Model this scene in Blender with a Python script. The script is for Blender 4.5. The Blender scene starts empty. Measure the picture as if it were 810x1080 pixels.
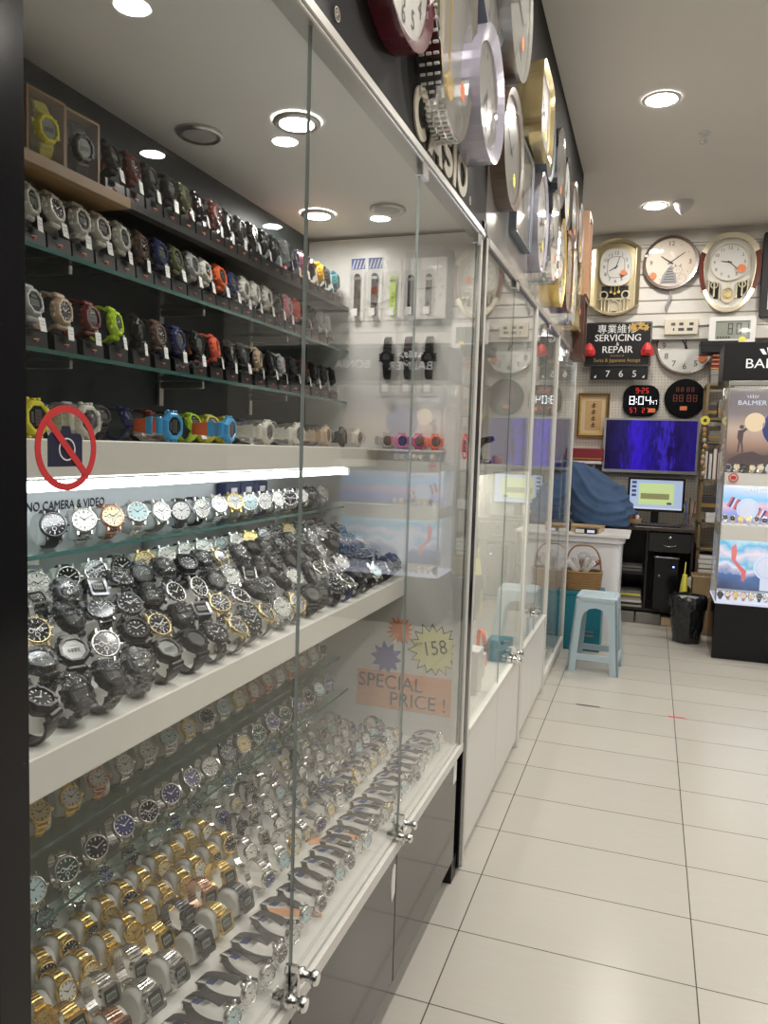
import bpy, bmesh, math, random
from mathutils import Vector, Matrix
PI = math.pi
R = math.radians
random.seed(11)
SC = bpy.context.scene
COL = SC.collection

# ------------------------------------------------------------------ camera
cam_d = bpy.data.cameras.new('camera')
cam_d.sensor_fit = 'HORIZONTAL'
cam_d.sensor_width = 36.0
cam_d.lens = 36.0 * 811.0 / 810.0
cam_d.clip_start = 0.02
cam = bpy.data.objects.new('camera', cam_d)
COL.objects.link(cam)
YAW, PITCH, ROLL = 0.33238875, 0.08333977, 0.03048849
fw = Vector((-math.sin(YAW) * math.cos(PITCH), math.cos(YAW) * math.cos(PITCH), -math.sin(PITCH)))
r0 = Vector((math.cos(YAW), math.sin(YAW), 0))
u0 = r0.cross(fw)
rr = r0 * math.cos(ROLL) + u0 * math.sin(ROLL)
uu = -r0 * math.sin(ROLL) + u0 * math.cos(ROLL)
cam.matrix_world = Matrix(((rr.x, uu.x, -fw.x, 0), (rr.y, uu.y, -fw.y, 0), (rr.z, uu.z, -fw.z, 1.315), (0, 0, 0, 1)))
SC.camera = cam

# ------------------------------------------------------------------ world and exposure
w = bpy.data.worlds.new('world')
SC.world = w
w.use_nodes = True
w.node_tree.nodes['Background'].inputs[0].default_value = (1.0, 0.96, 0.91, 1)
w.node_tree.nodes['Background'].inputs[1].default_value = 0.16
SC.view_settings.view_transform = 'Standard'
SC.view_settings.look = 'None'
SC.view_settings.gamma = 1.0
SC.view_settings.use_curve_mapping = False
SC.view_settings.exposure = 0.0
SC.cycles.transparent_max_bounces = 32
LAMP = 262.0      # ceiling downlight emission strength
CASELAMP = 140.0  # small downlights inside the tall cabinet
TUBE = 14.0      # light tube under the white ledge

# ------------------------------------------------------------------ materials
MATS = {}


def mat(name, col, rough=0.5, metal=0.0, var=0.06, scale=40.0, emit=None, estr=0.0, spec=0.5, coat=0.0, bump=0.0, trans=0.0, alpha=1.0):
    m = bpy.data.materials.new(name)
    m.use_nodes = True
    nt = m.node_tree
    b = nt.nodes['Principled BSDF']
    b.inputs['Roughness'].default_value = rough
    b.inputs['Metallic'].default_value = metal
    b.inputs['Specular IOR Level'].default_value = spec
    b.inputs['Coat Weight'].default_value = coat
    b.inputs['Coat Roughness'].default_value = 0.04
    b.inputs['Transmission Weight'].default_value = trans
    b.inputs['Alpha'].default_value = alpha
    c = (col[0], col[1], col[2], 1)
    if var > 0:
        tc = nt.nodes.new('ShaderNodeTexCoord')
        n = nt.nodes.new('ShaderNodeTexNoise')
        n.inputs['Scale'].default_value = scale
        n.inputs['Detail'].default_value = 3
        nt.links.new(tc.outputs['Object'], n.inputs['Vector'])
        mx = nt.nodes.new('ShaderNodeMix')
        mx.data_type = 'RGBA'
        mx.inputs[6].default_value = tuple(min(1, x * (1 - var)) for x in col) + (1,)
        mx.inputs[7].default_value = tuple(min(1, x * (1 + var)) for x in col) + (1,)
        nt.links.new(n.outputs['Fac'], mx.inputs[0])
        nt.links.new(mx.outputs[2], b.inputs['Base Color'])
        if bump > 0:
            bp = nt.nodes.new('ShaderNodeBump')
            bp.inputs['Strength'].default_value = bump
            bp.inputs['Distance'].default_value = 0.01
            nt.links.new(n.outputs['Fac'], bp.inputs['Height'])
            nt.links.new(bp.outputs['Normal'], b.inputs['Normal'])
    else:
        b.inputs['Base Color'].default_value = c
    if emit:
        b.inputs['Emission Color'].default_value = (emit[0], emit[1], emit[2], 1)
        b.inputs['Emission Strength'].default_value = estr
    MATS[name] = m
    return m


def glassmat(name, tint, f0=0.045, rough=0.0, bump=0.0, bscale=90.0, k=1.0):
    m = bpy.data.materials.new(name)
    m.use_nodes = True
    nt = m.node_tree
    nt.nodes.clear()
    N = nt.nodes.new
    L = nt.links.new
    out = N('ShaderNodeOutputMaterial')
    mix = N('ShaderNodeMixShader')
    tr = N('ShaderNodeBsdfTransparent')
    tr.inputs[0].default_value = tint + (1,)
    gl = N('ShaderNodeBsdfAnisotropic')
    gl.inputs['Roughness'].default_value = rough
    gl.inputs[0].default_value = (1, 1, 1, 1)
    g = N('ShaderNodeNewGeometry')
    dot = N('ShaderNodeVectorMath')
    dot.operation = 'DOT_PRODUCT'
    L(g.outputs['Incoming'], dot.inputs[0])
    if bump > 0:
        no = N('ShaderNodeTexNoise')
        no.inputs['Scale'].default_value = bscale
        tc = N('ShaderNodeTexCoord')
        L(tc.outputs['Object'], no.inputs['Vector'])
        bp = N('ShaderNodeBump')
        bp.inputs['Strength'].default_value = bump
        bp.inputs['Distance'].default_value = 0.01
        L(no.outputs['Fac'], bp.inputs['Height'])
        L(bp.outputs['Normal'], gl.inputs['Normal'])
        L(bp.outputs['Normal'], dot.inputs[1])
    else:
        L(g.outputs['Normal'], dot.inputs[1])

    def mth(op, a, bv):
        n = N('ShaderNodeMath')
        n.operation = op
        if isinstance(a, (int, float)):
            n.inputs[0].default_value = a
        else:
            L(a, n.inputs[0])
        if bv is not None:
            n.inputs[1].default_value = bv
        return n.outputs[0]
    c = mth('ABSOLUTE', dot.outputs['Value'], None)
    n1 = N('ShaderNodeMath')
    n1.operation = 'SUBTRACT'
    n1.use_clamp = True
    n1.inputs[0].default_value = 1.0
    L(c, n1.inputs[1])
    p = mth('POWER', n1.outputs[0], 5.0)
    p = mth('MULTIPLY', p, (1 - f0) * k)
    p = mth('ADD', p, f0)
    L(p, mix.inputs[0])
    L(tr.outputs[0], mix.inputs[1])
    L(gl.outputs[0], mix.inputs[2])
    L(mix.outputs[0], out.inputs[0])
    MATS[name] = m
    return m


mat('case_white', (0.86, 0.85, 0.81), 0.35, var=0.02)
mat('ledge_white', (0.80, 0.78, 0.72), 0.4, var=0.02)
mat('cab_white', (0.80, 0.79, 0.76), 0.3, var=0.02)
mat('case_ceiling', (0.88, 0.87, 0.84), 0.6, var=0.02)
mat('back_slate', (0.018, 0.03, 0.036), 0.5)
mat('back_light', (0.62, 0.66, 0.68), 0.5, var=0.03)
mat('back_grey', (0.33, 0.32, 0.28), 0.45, var=0.03)
mat('gloss_black', (0.008, 0.008, 0.010), 0.14, var=0.1, spec=0.35)
mat('base_black', (0.045, 0.041, 0.038), 0.1, var=0.05, spec=0.6)
mat('satin_black', (0.011, 0.011, 0.012), 0.38, spec=0.35)
mat('matte_black', (0.012, 0.012, 0.013), 0.6)
mat('fascia_black', (0.010, 0.0095, 0.010), 0.5, spec=0.15)
mat('rubber', (0.015, 0.015, 0.017), 0.42, spec=0.6)
mat('rubber_gloss', (0.018, 0.018, 0.021), 0.22, spec=0.7)
mat('aluminium', (0.62, 0.61, 0.58), 0.3, 1.0, var=0.04)
mat('frame_white_metal', (0.72, 0.71, 0.67), 0.3, var=0.02)
mat('steel', (0.80, 0.79, 0.77), 0.2, 1.0, var=0.04)
mat('chrome', (0.82, 0.82, 0.82), 0.07, 1.0, var=0.02)
mat('gold', (0.95, 0.70, 0.26), 0.27, 1.0, var=0.05)
mat('pale_gold', (0.80, 0.66, 0.36), 0.25, 1.0, var=0.05)
mat('rose_gold', (0.75, 0.45, 0.33), 0.24, 1.0, var=0.05)
mat('gunmetal', (0.20, 0.20, 0.21), 0.25, 1.0, var=0.06)
mat('dial_black', (0.012, 0.012, 0.015), 0.15, coat=0.6, var=0)
mat('dial_white', (0.82, 0.81, 0.76), 0.3, coat=0.5, var=0.02)
mat('dial_blue', (0.02, 0.035, 0.17), 0.18, coat=0.6, var=0)
mat('dial_navyring', (0.05, 0.05, 0.16), 0.2, coat=0.6, var=0)
mat('dial_green', (0.03, 0.08, 0.05), 0.2, coat=0.6, var=0)
mat('dial_cream', (0.80, 0.66, 0.38), 0.28, coat=0.5, var=0.02)
mat('dial_ice', (0.55, 0.72, 0.75), 0.28, coat=0.5, var=0.02)
mat('dial_gold', (0.72, 0.56, 0.24), 0.3, metal=0.5, var=0.03)
mat('lcd', (0.28, 0.30, 0.25), 0.22, coat=0.6, var=0.04)
mat('lcd_mid', (0.10, 0.11, 0.10), 0.2, coat=0.6, var=0.04)
mat('dial_smoke', (0.03, 0.03, 0.034), 0.08, coat=1.0, var=0.05)
mat('lcd_dark', (0.05, 0.055, 0.06), 0.2, coat=0.6, var=0.04)
mat('ink', (0.02, 0.02, 0.02), 0.5, var=0)
mat('white_ink', (0.85, 0.85, 0.85), 0.4, var=0)
mat('paper', (0.86, 0.86, 0.84), 0.7, var=0.03)
mat('card_blue', (0.06, 0.12, 0.42), 0.5, var=0.05)
mat('logo_red', (0.40, 0.09, 0.03), 0.5, var=0.1)
mat('leather_black', (0.016, 0.015, 0.016), 0.5, bump=0.3, scale=400)
mat('leather_brown', (0.16, 0.07, 0.035), 0.5, bump=0.3, scale=400)
mat('leather_navy', (0.03, 0.04, 0.13), 0.5, bump=0.2, scale=400)
mat('leather_grey', (0.24, 0.23, 0.21), 0.5, bump=0.2, scale=400)
mat('leather_wine', (0.16, 0.02, 0.03), 0.5, bump=0.2, scale=400)
mat('cushion', (0.70, 0.69, 0.65), 0.6, var=0.03)
mat('cushion_clear', (0.62, 0.66, 0.67), 0.2, var=0.03)
RESIN = {'white': (0.74, 0.73, 0.66), 'black': (0.011, 0.011, 0.012), 'charcoal': (0.04, 0.04, 0.044), 'maroon': (0.15, 0.025, 0.02), 'red': (0.62, 0.05, 0.03),
         'coral': (0.80, 0.15, 0.08), 'lime': (0.55, 0.80, 0.05), 'yellow': (0.78, 0.72, 0.06), 'amber': (0.85, 0.48, 0.02), 'navy': (0.025, 0.035, 0.12),
         'olive': (0.12, 0.13, 0.06), 'smoke': (0.45, 0.46, 0.46), 'tan': (0.55, 0.42, 0.30), 'pink': (0.72, 0.25, 0.33), 'magenta': (0.45, 0.06, 0.22), 'blue': (0.08, 0.42, 0.80),
         'orange': (0.80, 0.16, 0.05), 'purple': (0.16, 0.06, 0.42), 'brown': (0.14, 0.085, 0.06), 'teal': (0.05, 0.25, 0.28)}
for k_, c_ in RESIN.items():
    mat('resin_' + k_, c_, 0.26, var=0.05, spec=0.42)
mat('wood', (0.30, 0.18, 0.075), 0.5, var=0.25, scale=12)
mat('wood_light', (0.62, 0.36, 0.22), 0.45, var=0.15, scale=14)
mat('wood_dark', (0.075, 0.03, 0.02), 0.35, var=0.2, scale=14)
mat('wood_shelf', (0.22, 0.16, 0.085), 0.5, var=0.2, scale=10)
mat('clock_maroon', (0.10, 0.01, 0.02), 0.2, coat=0.5)
mat('clock_lavender', (0.50, 0.48, 0.58), 0.22, metal=0.3, coat=0.3)
mat('clock_brown', (0.13, 0.085, 0.06), 0.3, coat=0.3)
mat('clock_bluegrey', (0.14, 0.17, 0.20), 0.3, coat=0.3)
mat('clock_face', (0.80, 0.79, 0.75), 0.4, var=0.02)
mat('clock_face_cream', (0.80, 0.70, 0.58), 0.4, var=0.04)
mat('clock_face_grey', (0.42, 0.42, 0.40), 0.25, var=0.03, coat=0.6)
mat('champagne', (0.55, 0.46, 0.27), 0.3, 0.75, var=0.06)
mat('champagne_light', (0.74, 0.67, 0.50), 0.3, 0.5, var=0.05)
mat('mahogany', (0.13, 0.03, 0.02), 0.2, var=0.2, scale=18, coat=0.5)
mat('sticker_orange', (0.85, 0.24, 0.09), 0.6, var=0.03)
mat('sticker_yellow', (0.88, 0.80, 0.12), 0.6, var=0.03)
mat('card_orange', (0.85, 0.40, 0.18), 0.65, var=0.03)
mat('star_orange', (0.85, 0.27, 0.10), 0.65, var=0.03)
mat('star_purple', (0.13, 0.13, 0.42), 0.65, var=0.03)
mat('star_yellow', (0.86, 0.84, 0.42), 0.65, var=0.03)
mat('sign_red', (0.66, 0.045, 0.05), 0.4, var=0.03)
mat('sign_navy', (0.02, 0.022, 0.055), 0.4, var=0.03)
mat('plastic_stool', (0.44, 0.56, 0.62), 0.35, var=0.03)
mat('counter_white', (0.76, 0.76, 0.79), 0.3, var=0.02)
mat('teal_box', (0.008, 0.16, 0.22), 0.35, var=0.1)
mat('wicker', (0.30, 0.17, 0.06), 0.55, var=0.3, scale=120, bump=0.5)
mat('cardboard', (0.40, 0.27, 0.14), 0.75, var=0.08)
mat('cardboard_pale', (0.52, 0.40, 0.27), 0.75, var=0.08)
mat('desk_black', (0.018, 0.016, 0.016), 0.35)
mat('desk_brown', (0.05, 0.035, 0.028), 0.3)
mat('beige_plastic', (0.68, 0.62, 0.50), 0.4, var=0.02)
mat('white_plastic', (0.80, 0.79, 0.76), 0.35, var=0.02)
mat('grey_plastic', (0.33, 0.33, 0.34), 0.4, var=0.02)
mat('bag_black', (0.012, 0.012, 0.014), 0.25, bump=1.0, scale=22, spec=0.7)
mat('shirt_blue', (0.04, 0.08, 0.165), 0.85, var=0.12, scale=9, bump=1.0)
mat('trousers', (0.02, 0.022, 0.03), 0.85)
mat('skin', (0.46, 0.27, 0.18), 0.5, var=0.05)
mat('hair', (0.012, 0.010, 0.010), 0.5)
mat('book_red', (0.25, 0.02, 0.03), 0.5)
mat('book_cream', (0.55, 0.50, 0.40), 0.6)
mat('book_dark', (0.05, 0.045, 0.05), 0.5)
mat('gold_paint', (0.50, 0.33, 0.10), 0.35, 0.6, var=0.15)
mat('scroll_paper', (0.55, 0.36, 0.16), 0.7, var=0.1)
mat('cork_cream', (0.66, 0.52, 0.33), 0.7, var=0.05)
mat('shelf_edge', (0.05, 0.13, 0.115), 0.12, var=0.03, coat=0.5)
mat('pane_edge', (0.30, 0.34, 0.32), 0.15, var=0.03)
mat('lamp_on', (1, 1, 1), 0.4, var=0, emit=(1.0, 0.95, 0.88), estr=LAMP)
mat('case_lamp_on', (1, 1, 1), 0.4, var=0, emit=(1.0, 0.96, 0.9), estr=CASELAMP)
mat('lamp_off', (0.45, 0.44, 0.42), 0.35, var=0.02)
mat('tube_on', (1, 1, 1), 0.4, var=0, emit=(0.92, 0.96, 1.0), estr=TUBE)
mat('tube_soft', (1, 1, 1), 0.4, var=0, emit=(1.0, 0.98, 0.86), estr=45.0)
mat('led_white', (1, 1, 1), 0.4, var=0, emit=(0.85, 0.92, 1.0), estr=1.1)
mat('led_red', (0.3, 0, 0), 0.4, var=0, emit=(1.0, 0.08, 0.05), estr=0.7)
mat('led_dim', (0.1, 0.02, 0.01), 0.4, var=0, emit=(1.0, 0.2, 0.1), estr=0.10)
mat('led_blue', (0.1, 0.1, 0.3), 0.4, var=0, emit=(0.3, 0.4, 1.0), estr=3.0)
mat('shine_text', (0.8, 0.8, 0.8), 0.4, var=0, emit=(1, 1, 1), estr=0.35)
mat('lightbox_sun', (0.06, 0.06, 0.06), 0.5, var=0, emit=(0.95, 0.72, 0.45), estr=0.85)
mat('lightbox_dark', (0.03, 0.025, 0.03), 0.5, var=0.1, emit=(0.10, 0.07, 0.07), estr=0.8)
mat('lightbox_red', (0.06, 0.06, 0.06), 0.5, var=0, emit=(0.75, 0.12, 0.13), estr=0.9)
mat('lightbox_white', (0.06, 0.06, 0.06), 0.5, var=0, emit=(0.66, 0.70, 0.86), estr=0.95)
mat('lightbox_navy', (0.02, 0.02, 0.08), 0.5, var=0, emit=(0.03, 0.04, 0.15), estr=1.0)
mat('screen_green', (0.2, 0.3, 0.1), 0.3, var=0, emit=(0.55, 0.66, 0.32), estr=0.8)
mat('screen_olive', (0.1, 0.1, 0.05), 0.3, var=0, emit=(0.25, 0.24, 0.10), estr=0.8)
mat('screen_desktop', (0.2, 0.25, 0.35), 0.3, var=0, emit=(0.42, 0.52, 0.72), estr=0.75)
mat('screen_dark', (0.02, 0.02, 0.05), 0.3, var=0, emit=(0.06, 0.08, 0.16), estr=0.7)
glassmat('glass_pane', (0.98, 0.987, 0.983), 0.021, k=0.75)
glassmat('glass_shelf', (0.92, 0.97, 0.95), 0.035, k=0.6)
glassmat('wrap', (0.97, 0.97, 0.97), 0.07, 0.10, bump=1.0, bscale=70, k=.6)
glassmat('crinkle', (0.95, 0.95, 0.95), 0.16, 0.10, bump=1.0, bscale=80)
glassmat('blister', (0.95, 0.95, 0.95), 0.10, 0.08)
glassmat('clock_glass', (0.97, 0.97, 0.97), 0.045)


def gradient_mat(name, stops, estr, nscale=6.0, namt=0.15, axis=2, stretch=(1, 1, 1)):
    m = bpy.data.materials.new(name)
    m.use_nodes = True
    nt = m.node_tree
    b = nt.nodes['Principled BSDF']
    b.inputs['Roughness'].default_value = 0.25
    tc = nt.nodes.new('ShaderNodeTexCoord')
    sp = nt.nodes.new('ShaderNodeSeparateXYZ')
    nt.links.new(tc.outputs['Generated'], sp.inputs[0])
    no = nt.nodes.new('ShaderNodeTexNoise')
    no.inputs['Scale'].default_value = nscale
    no.inputs['Detail'].default_value = 5
    mp = nt.nodes.new('ShaderNodeMapping')
    mp.inputs['Scale'].default_value = stretch
    nt.links.new(tc.outputs['Object'], mp.inputs['Vector'])
    nt.links.new(mp.outputs[0], no.inputs['Vector'])
    a = nt.nodes.new('ShaderNodeMath')
    a.operation = 'MULTIPLY_ADD'
    a.inputs[1].default_value = namt * 2
    nt.links.new(no.outputs['Fac'], a.inputs[0])
    nt.links.new(sp.outputs[axis], a.inputs[2])
    s = nt.nodes.new('ShaderNodeMath')
    s.operation = 'SUBTRACT'
    s.inputs[1].default_value = namt
    nt.links.new(a.outputs[0], s.inputs[0])
    cr = nt.nodes.new('ShaderNodeValToRGB')
    e = cr.color_ramp.elements
    while len(e) < len(stops):
        e.new(0.5)
    for i, (p, c) in enumerate(stops):
        e[i].position = p
        e[i].color = c + (1,)
    nt.links.new(s.outputs[0], cr.inputs[0])
    nt.links.new(cr.outputs[0], b.inputs['Emission Color'])
    b.inputs['Emission Strength'].default_value = estr
    b.inputs['Base Color'].default_value = (0.05, 0.05, 0.05, 1)
    MATS[name] = m


gradient_mat('poster_dusk', [(0.0, (0.10, 0.07, 0.06)), (0.22, (0.22, 0.14, 0.11)), (0.34, (0.50, 0.30, 0.22)), (0.52, (0.72, 0.52, 0.40)), (0.7, (0.30, 0.24, 0.24)), (1.0, (0.16, 0.14, 0.15))], 0.8, 5, 0.03)
gradient_mat('poster_sky', [(0.0, (0.30, 0.28, 0.45)), (0.25, (0.25, 0.35, 0.80)), (0.45, (0.85, 0.55, 0.68)), (0.6, (0.20, 0.58, 0.92)), (0.8, (0.55, 0.68, 0.92)), (1.0, (0.85, 0.85, 0.95))], 1.0, 5, 0.16)
gradient_mat('poster_wave', [(0.0, (0.03, 0.05, 0.13)), (0.3, (0.06, 0.16, 0.40)), (0.42, (0.85, 0.80, 0.95)), (0.52, (0.12, 0.50, 0.75)), (0.66, (0.90, 0.75, 0.85)), (0.8, (0.05, 0.45, 0.75)), (1.0, (0.75, 0.88, 0.95))], 0.95, 7, 0.30)
gradient_mat('tv_picture', [(0.0, (0.005, 0.0, 0.05)), (0.22, (0.02, 0.01, 0.16)), (0.36, (0.06, 0.012, 0.95)), (0.46, (0.03, 0.006, 0.5)), (0.56, (0.015, 0.004, 0.2)), (0.66, (0.07, 0.03, 0.80)), (0.76, (0.01, 0.0, 0.10)), (1.0, (0.03, 0.01, 0.30))], 0.8, 7, 0.22, 0, (6, 1, 1.4))
MATS['tv_picture'].node_tree.nodes['Principled BSDF'].inputs['Emission Strength'].default_value = 0.55
MATS['tv_picture'].node_tree.nodes['Principled BSDF'].inputs['Base Color'].default_value = (0.005, 0.005, 0.01, 1)

# floor tiles, pegboard
def floor_mat():
    m = bpy.data.materials.new('floor_tiles')
    m.use_nodes = True
    nt = m.node_tree
    b = nt.nodes['Principled BSDF']
    tc = nt.nodes.new('ShaderNodeTexCoord')
    mp = nt.nodes.new('ShaderNodeMapping')
    mp.inputs['Location'].default_value = (-0.178 + 0.607 * 10, -0.182 + 0.2995 * 20, 0)
    nt.links.new(tc.outputs['Object'], mp.inputs['Vector'])
    br = nt.nodes.new('ShaderNodeTexBrick')
    br.offset = 0.0
    br.inputs['Scale'].default_value = 1.0
    br.inputs['Brick Width'].default_value = 0.607
    br.inputs['Row Height'].default_value = 0.2995
    br.inputs['Mortar Size'].default_value = 0.0017
    br.inputs['Mortar Smooth'].default_value = 0.1
    br.inputs['Bias'].default_value = 0.0
    br.inputs['Color1'].default_value = (0.53, 0.505, 0.455, 1)
    br.inputs['Color2'].default_value = (0.56, 0.53, 0.48, 1)
    br.inputs['Mortar'].default_value = (0.09, 0.075, 0.06, 1)
    nt.links.new(mp.outputs[0], br.inputs['Vector'])
    mp2 = nt.nodes.new('ShaderNodeMapping')
    mp2.inputs['Scale'].default_value = (3, 40, 1)
    nt.links.new(tc.outputs['Object'], mp2.inputs['Vector'])
    no = nt.nodes.new('ShaderNodeTexNoise')
    no.inputs['Scale'].default_value = 3
    nt.links.new(mp2.outputs[0], no.inputs['Vector'])
    mx = nt.nodes.new('ShaderNodeMix')
    mx.data_type = 'RGBA'
    mx.blend_type = 'MULTIPLY'
    mx.inputs[0].default_value = 0.10
    nt.links.new(br.outputs['Color'], mx.inputs[6])
    nt.links.new(no.outputs['Color'], mx.inputs[7])
    nt.links.new(mx.outputs[2], b.inputs['Base Color'])
    b.inputs['Roughness'].default_value = 0.24
    b.inputs['Specular IOR Level'].default_value = 0.45
    bp = nt.nodes.new('ShaderNodeBump')
    bp.inputs['Strength'].default_value = 0.3
    bp.inputs['Distance'].default_value = 0.002
    bp.invert = True
    nt.links.new(br.outputs['Fac'], bp.inputs['Height'])
    nt.links.new(bp.outputs[0], b.inputs['Normal'])
    MATS['floor_tiles'] = m


def pegboard_mat():
    m = bpy.data.materials.new('pegboard')
    m.use_nodes = True
    nt = m.node_tree
    b = nt.nodes['Principled BSDF']
    tc = nt.nodes.new('ShaderNodeTexCoord')
    sep = nt.nodes.new('ShaderNodeSeparateXYZ')
    nt.links.new(tc.outputs['Object'], sep.inputs[0])

    def node(op, a, bb=None, c=None):
        n = nt.nodes.new('ShaderNodeMath')
        n.operation = op
        for i, v in enumerate((a, bb, c)):
            if v is None:
                continue
            if isinstance(v, (int, float)):
                n.inputs[i].default_value = v
            else:
                nt.links.new(v, n.inputs[i])
        return n.outputs[0]
    fx = node('SUBTRACT', node('FRACT', node('MULTIPLY', sep.outputs[0], 40.0)), 0.5)
    fz = node('SUBTRACT', node('FRACT', node('MULTIPLY', sep.outputs[2], 40.0)), 0.5)
    d = node('SQRT', node('ADD', node('MULTIPLY', fx, fx), node('MULTIPLY', fz, fz)))
    hole = node('LESS_THAN', d, 0.15)
    mx = nt.nodes.new('ShaderNodeMix')
    mx.data_type = 'RGBA'
    mx.inputs[6].default_value = (0.62, 0.58, 0.52, 1)
    mx.inputs[7].default_value = (0.22, 0.20, 0.18, 1)
    nt.links.new(hole, mx.inputs[0])
    nt.links.new(mx.outputs[2], b.inputs['Base Color'])
    b.inputs['Roughness'].default_value = 0.6
    MATS['pegboard'] = m


floor_mat()
pegboard_mat()
mat('ceiling_paint', (0.80, 0.77, 0.72), 0.8, var=0.02, scale=3)
mat('wall_dark', (0.10, 0.095, 0.09), 0.6, var=0.05, scale=3)
mat('wall_paint', (0.62, 0.60, 0.56), 0.7, var=0.03, scale=3)
mat('bulkhead_paint', (0.055, 0.053, 0.052), 0.8, var=0.05, scale=3, spec=0.1)
mat('fascia_grey', (0.36, 0.35, 0.34), 0.16, var=0.35, scale=9, coat=0.4)
mat('slat_white', (0.70, 0.67, 0.62), 0.4, var=0.02)

# ------------------------------------------------------------------ mesh helpers


class MB:
    def __init__(self):
        self.v, self.f, self.m, self.s = [], [], [], []
        self.X = Matrix.Identity(4)

    def add(self, vs, fs, m=0, smooth=False):
        o = len(self.v)
        X = self.X
        self.v += [tuple(X @ Vector(p)) for p in vs]
        for f in fs:
            self.f.append([i + o for i in f])
            self.m.append(m)
            self.s.append(smooth)
        return self

    def box(self, x0, x1, y0, y1, z0, z1, m=0, b=0.0):
        if b <= 0:
            vs = [(x, y, z) for x in (x0, x1) for y in (y0, y1) for z in (z0, z1)]
            fs = [(0, 1, 3, 2), (4, 6, 7, 5), (0, 4, 5, 1), (2, 3, 7, 6), (0, 2, 6, 4), (1, 5, 7, 3)]
            return self.add(vs, fs, m)
        c = Vector(((x0 + x1) / 2, (y0 + y1) / 2, (z0 + z1) / 2))
        h = Vector(((x1 - x0) / 2, (y1 - y0) / 2, (z1 - z0) / 2))
        b = min(b, h.x * .9, h.y * .9, h.z * .9)
        vs, idx = [], {}
        for sx in (-1, 1):
            for sy in (-1, 1):
                for sz in (-1, 1):
                    for a in range(3):
                        p = [h.x - b, h.y - b, h.z - b]
                        p[a] += b
                        idx[(sx, sy, sz, a)] = len(vs)
                        vs.append((c.x + sx * p[0], c.y + sy * p[1], c.z + sz * p[2]))
        fs = []
        S = (-1, 1)
        cyc = ((-1, -1), (1, -1), (1, 1), (-1, 1))
        for a in range(3):
            for s in S:
                q = []
                for (p1, p2) in cyc:
                    k = [0, 0, 0]
                    k[a] = s
                    k[(a + 1) % 3] = p1
                    k[(a + 2) % 3] = p2
                    q.append(idx[tuple(k) + (a,)])
                fs.append(tuple(q if s > 0 else q[::-1]))
        for a in range(3):
            b1, b2 = (a + 1) % 3, (a + 2) % 3
            for s1 in S:
                for s2 in S:
                    def k(sa, ax):
                        t = [0, 0, 0]
                        t[a] = sa
                        t[b1] = s1
                        t[b2] = s2
                        return idx[tuple(t) + (ax,)]
                    q = (k(-1, b1), k(1, b1), k(1, b2), k(-1, b2))
                    fs.append(q if s1 * s2 > 0 else q[::-1])
        for sx in S:
            for sy in S:
                for sz in S:
                    q = (idx[(sx, sy, sz, 0)], idx[(sx, sy, sz, 1)], idx[(sx, sy, sz, 2)])
                    fs.append(q if sx * sy * sz > 0 else q[::-1])
        return self.add(vs, fs, m)

    def ring_loft(self, rings, m=0, smooth=True, cap0=True, cap1=True, close=True):
        n = len(rings[0])
        vs = [p for r in rings for p in r]
        fs = []
        for i in range(len(rings) - 1):
            for j in range(n if close else n - 1):
                k = (j + 1) % n
                fs.append((i * n + j, i * n + k, (i + 1) * n + k, (i + 1) * n + j))
        self.add(vs, fs, m, smooth)
        if cap0:
            self.add(rings[0], [tuple(range(n))[::-1]], m)
        if cap1:
            self.add(rings[-1], [tuple(range(n))], m)
        return self

    def lathe(self, prof, org=(0, 0, 0), ax=(0, 0, 1), n=20, m=0, smooth=True, cap0=True, cap1=True, sx=1.0, sy=1.0, ph=0.0):
        ax = Vector(ax).normalized()
        t = Vector((0, 0, 1)) if abs(ax.z) < .9 else Vector((0, 1, 0))
        u = t.cross(ax).normalized()
        v = ax.cross(u)
        org = Vector(org)
        rings = []
        for r, h in prof:
            rings.append([tuple(org + ax * h + u * (r * sx * math.cos(2 * PI * i / n + ph)) + v * (r * sy * math.sin(2 * PI * i / n + ph))) for i in range(n)])
        return self.ring_loft(rings, m, smooth, cap0, cap1)

    def tube(self, path, r, n=8, m=0, closed=False, rs=None):
        P = [Vector(p) for p in path]
        rings = []
        N = len(P)
        up = None
        for i in range(N):
            a = P[(i - 1) % N] if (closed or i > 0) else P[i]
            b = P[(i + 1) % N] if (closed or i < N - 1) else P[i]
            t = (b - a).normalized()
            if up is None:
                up = Vector((0, 0, 1)) if abs(t.z) < .9 else Vector((1, 0, 0))
            u = t.cross(up).normalized()
            v = u.cross(t).normalized()
            up = v
            q = rs[i] if rs else r
            rings.append([tuple(P[i] + u * q * math.cos(2 * PI * k / n) + v * q * math.sin(2 * PI * k / n)) for k in range(n)])
        if closed:
            rings.append(rings[0])
            return self.ring_loft(rings, m, True, False, False)
        return self.ring_loft(rings, m, True)

    def plate(self, poly, y0, y1, m=0, bev=0.0, m_front=None):
        """prism of a polygon in x,z between y0 (back) and y1 (front, smaller y)"""
        n = len(poly)
        cx = sum(p[0] for p in poly) / n
        cz = sum(p[1] for p in poly) / n
        r0_ = [(x, y0, z) for x, z in poly]
        if bev > 0:
            ym = y1 + bev if y1 < y0 else y1 - bev
            r1_ = [(x, ym, z) for x, z in poly]
            R_ = max(math.hypot(x - cx, z - cz) for x, z in poly)
            k = 1 - bev / R_
            r2_ = [(cx + (x - cx) * k, y1, cz + (z - cz) * k) for x, z in poly]
            rings = [r0_, r1_, r2_]
        else:
            rings = [r0_, [(x, y1, z) for x, z in poly]]
        self.ring_loft(rings, m, False, True, m_front is None)
        if m_front is not None:
            self.add(rings[-1], [tuple(range(n))], m_front)
        return self

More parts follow.
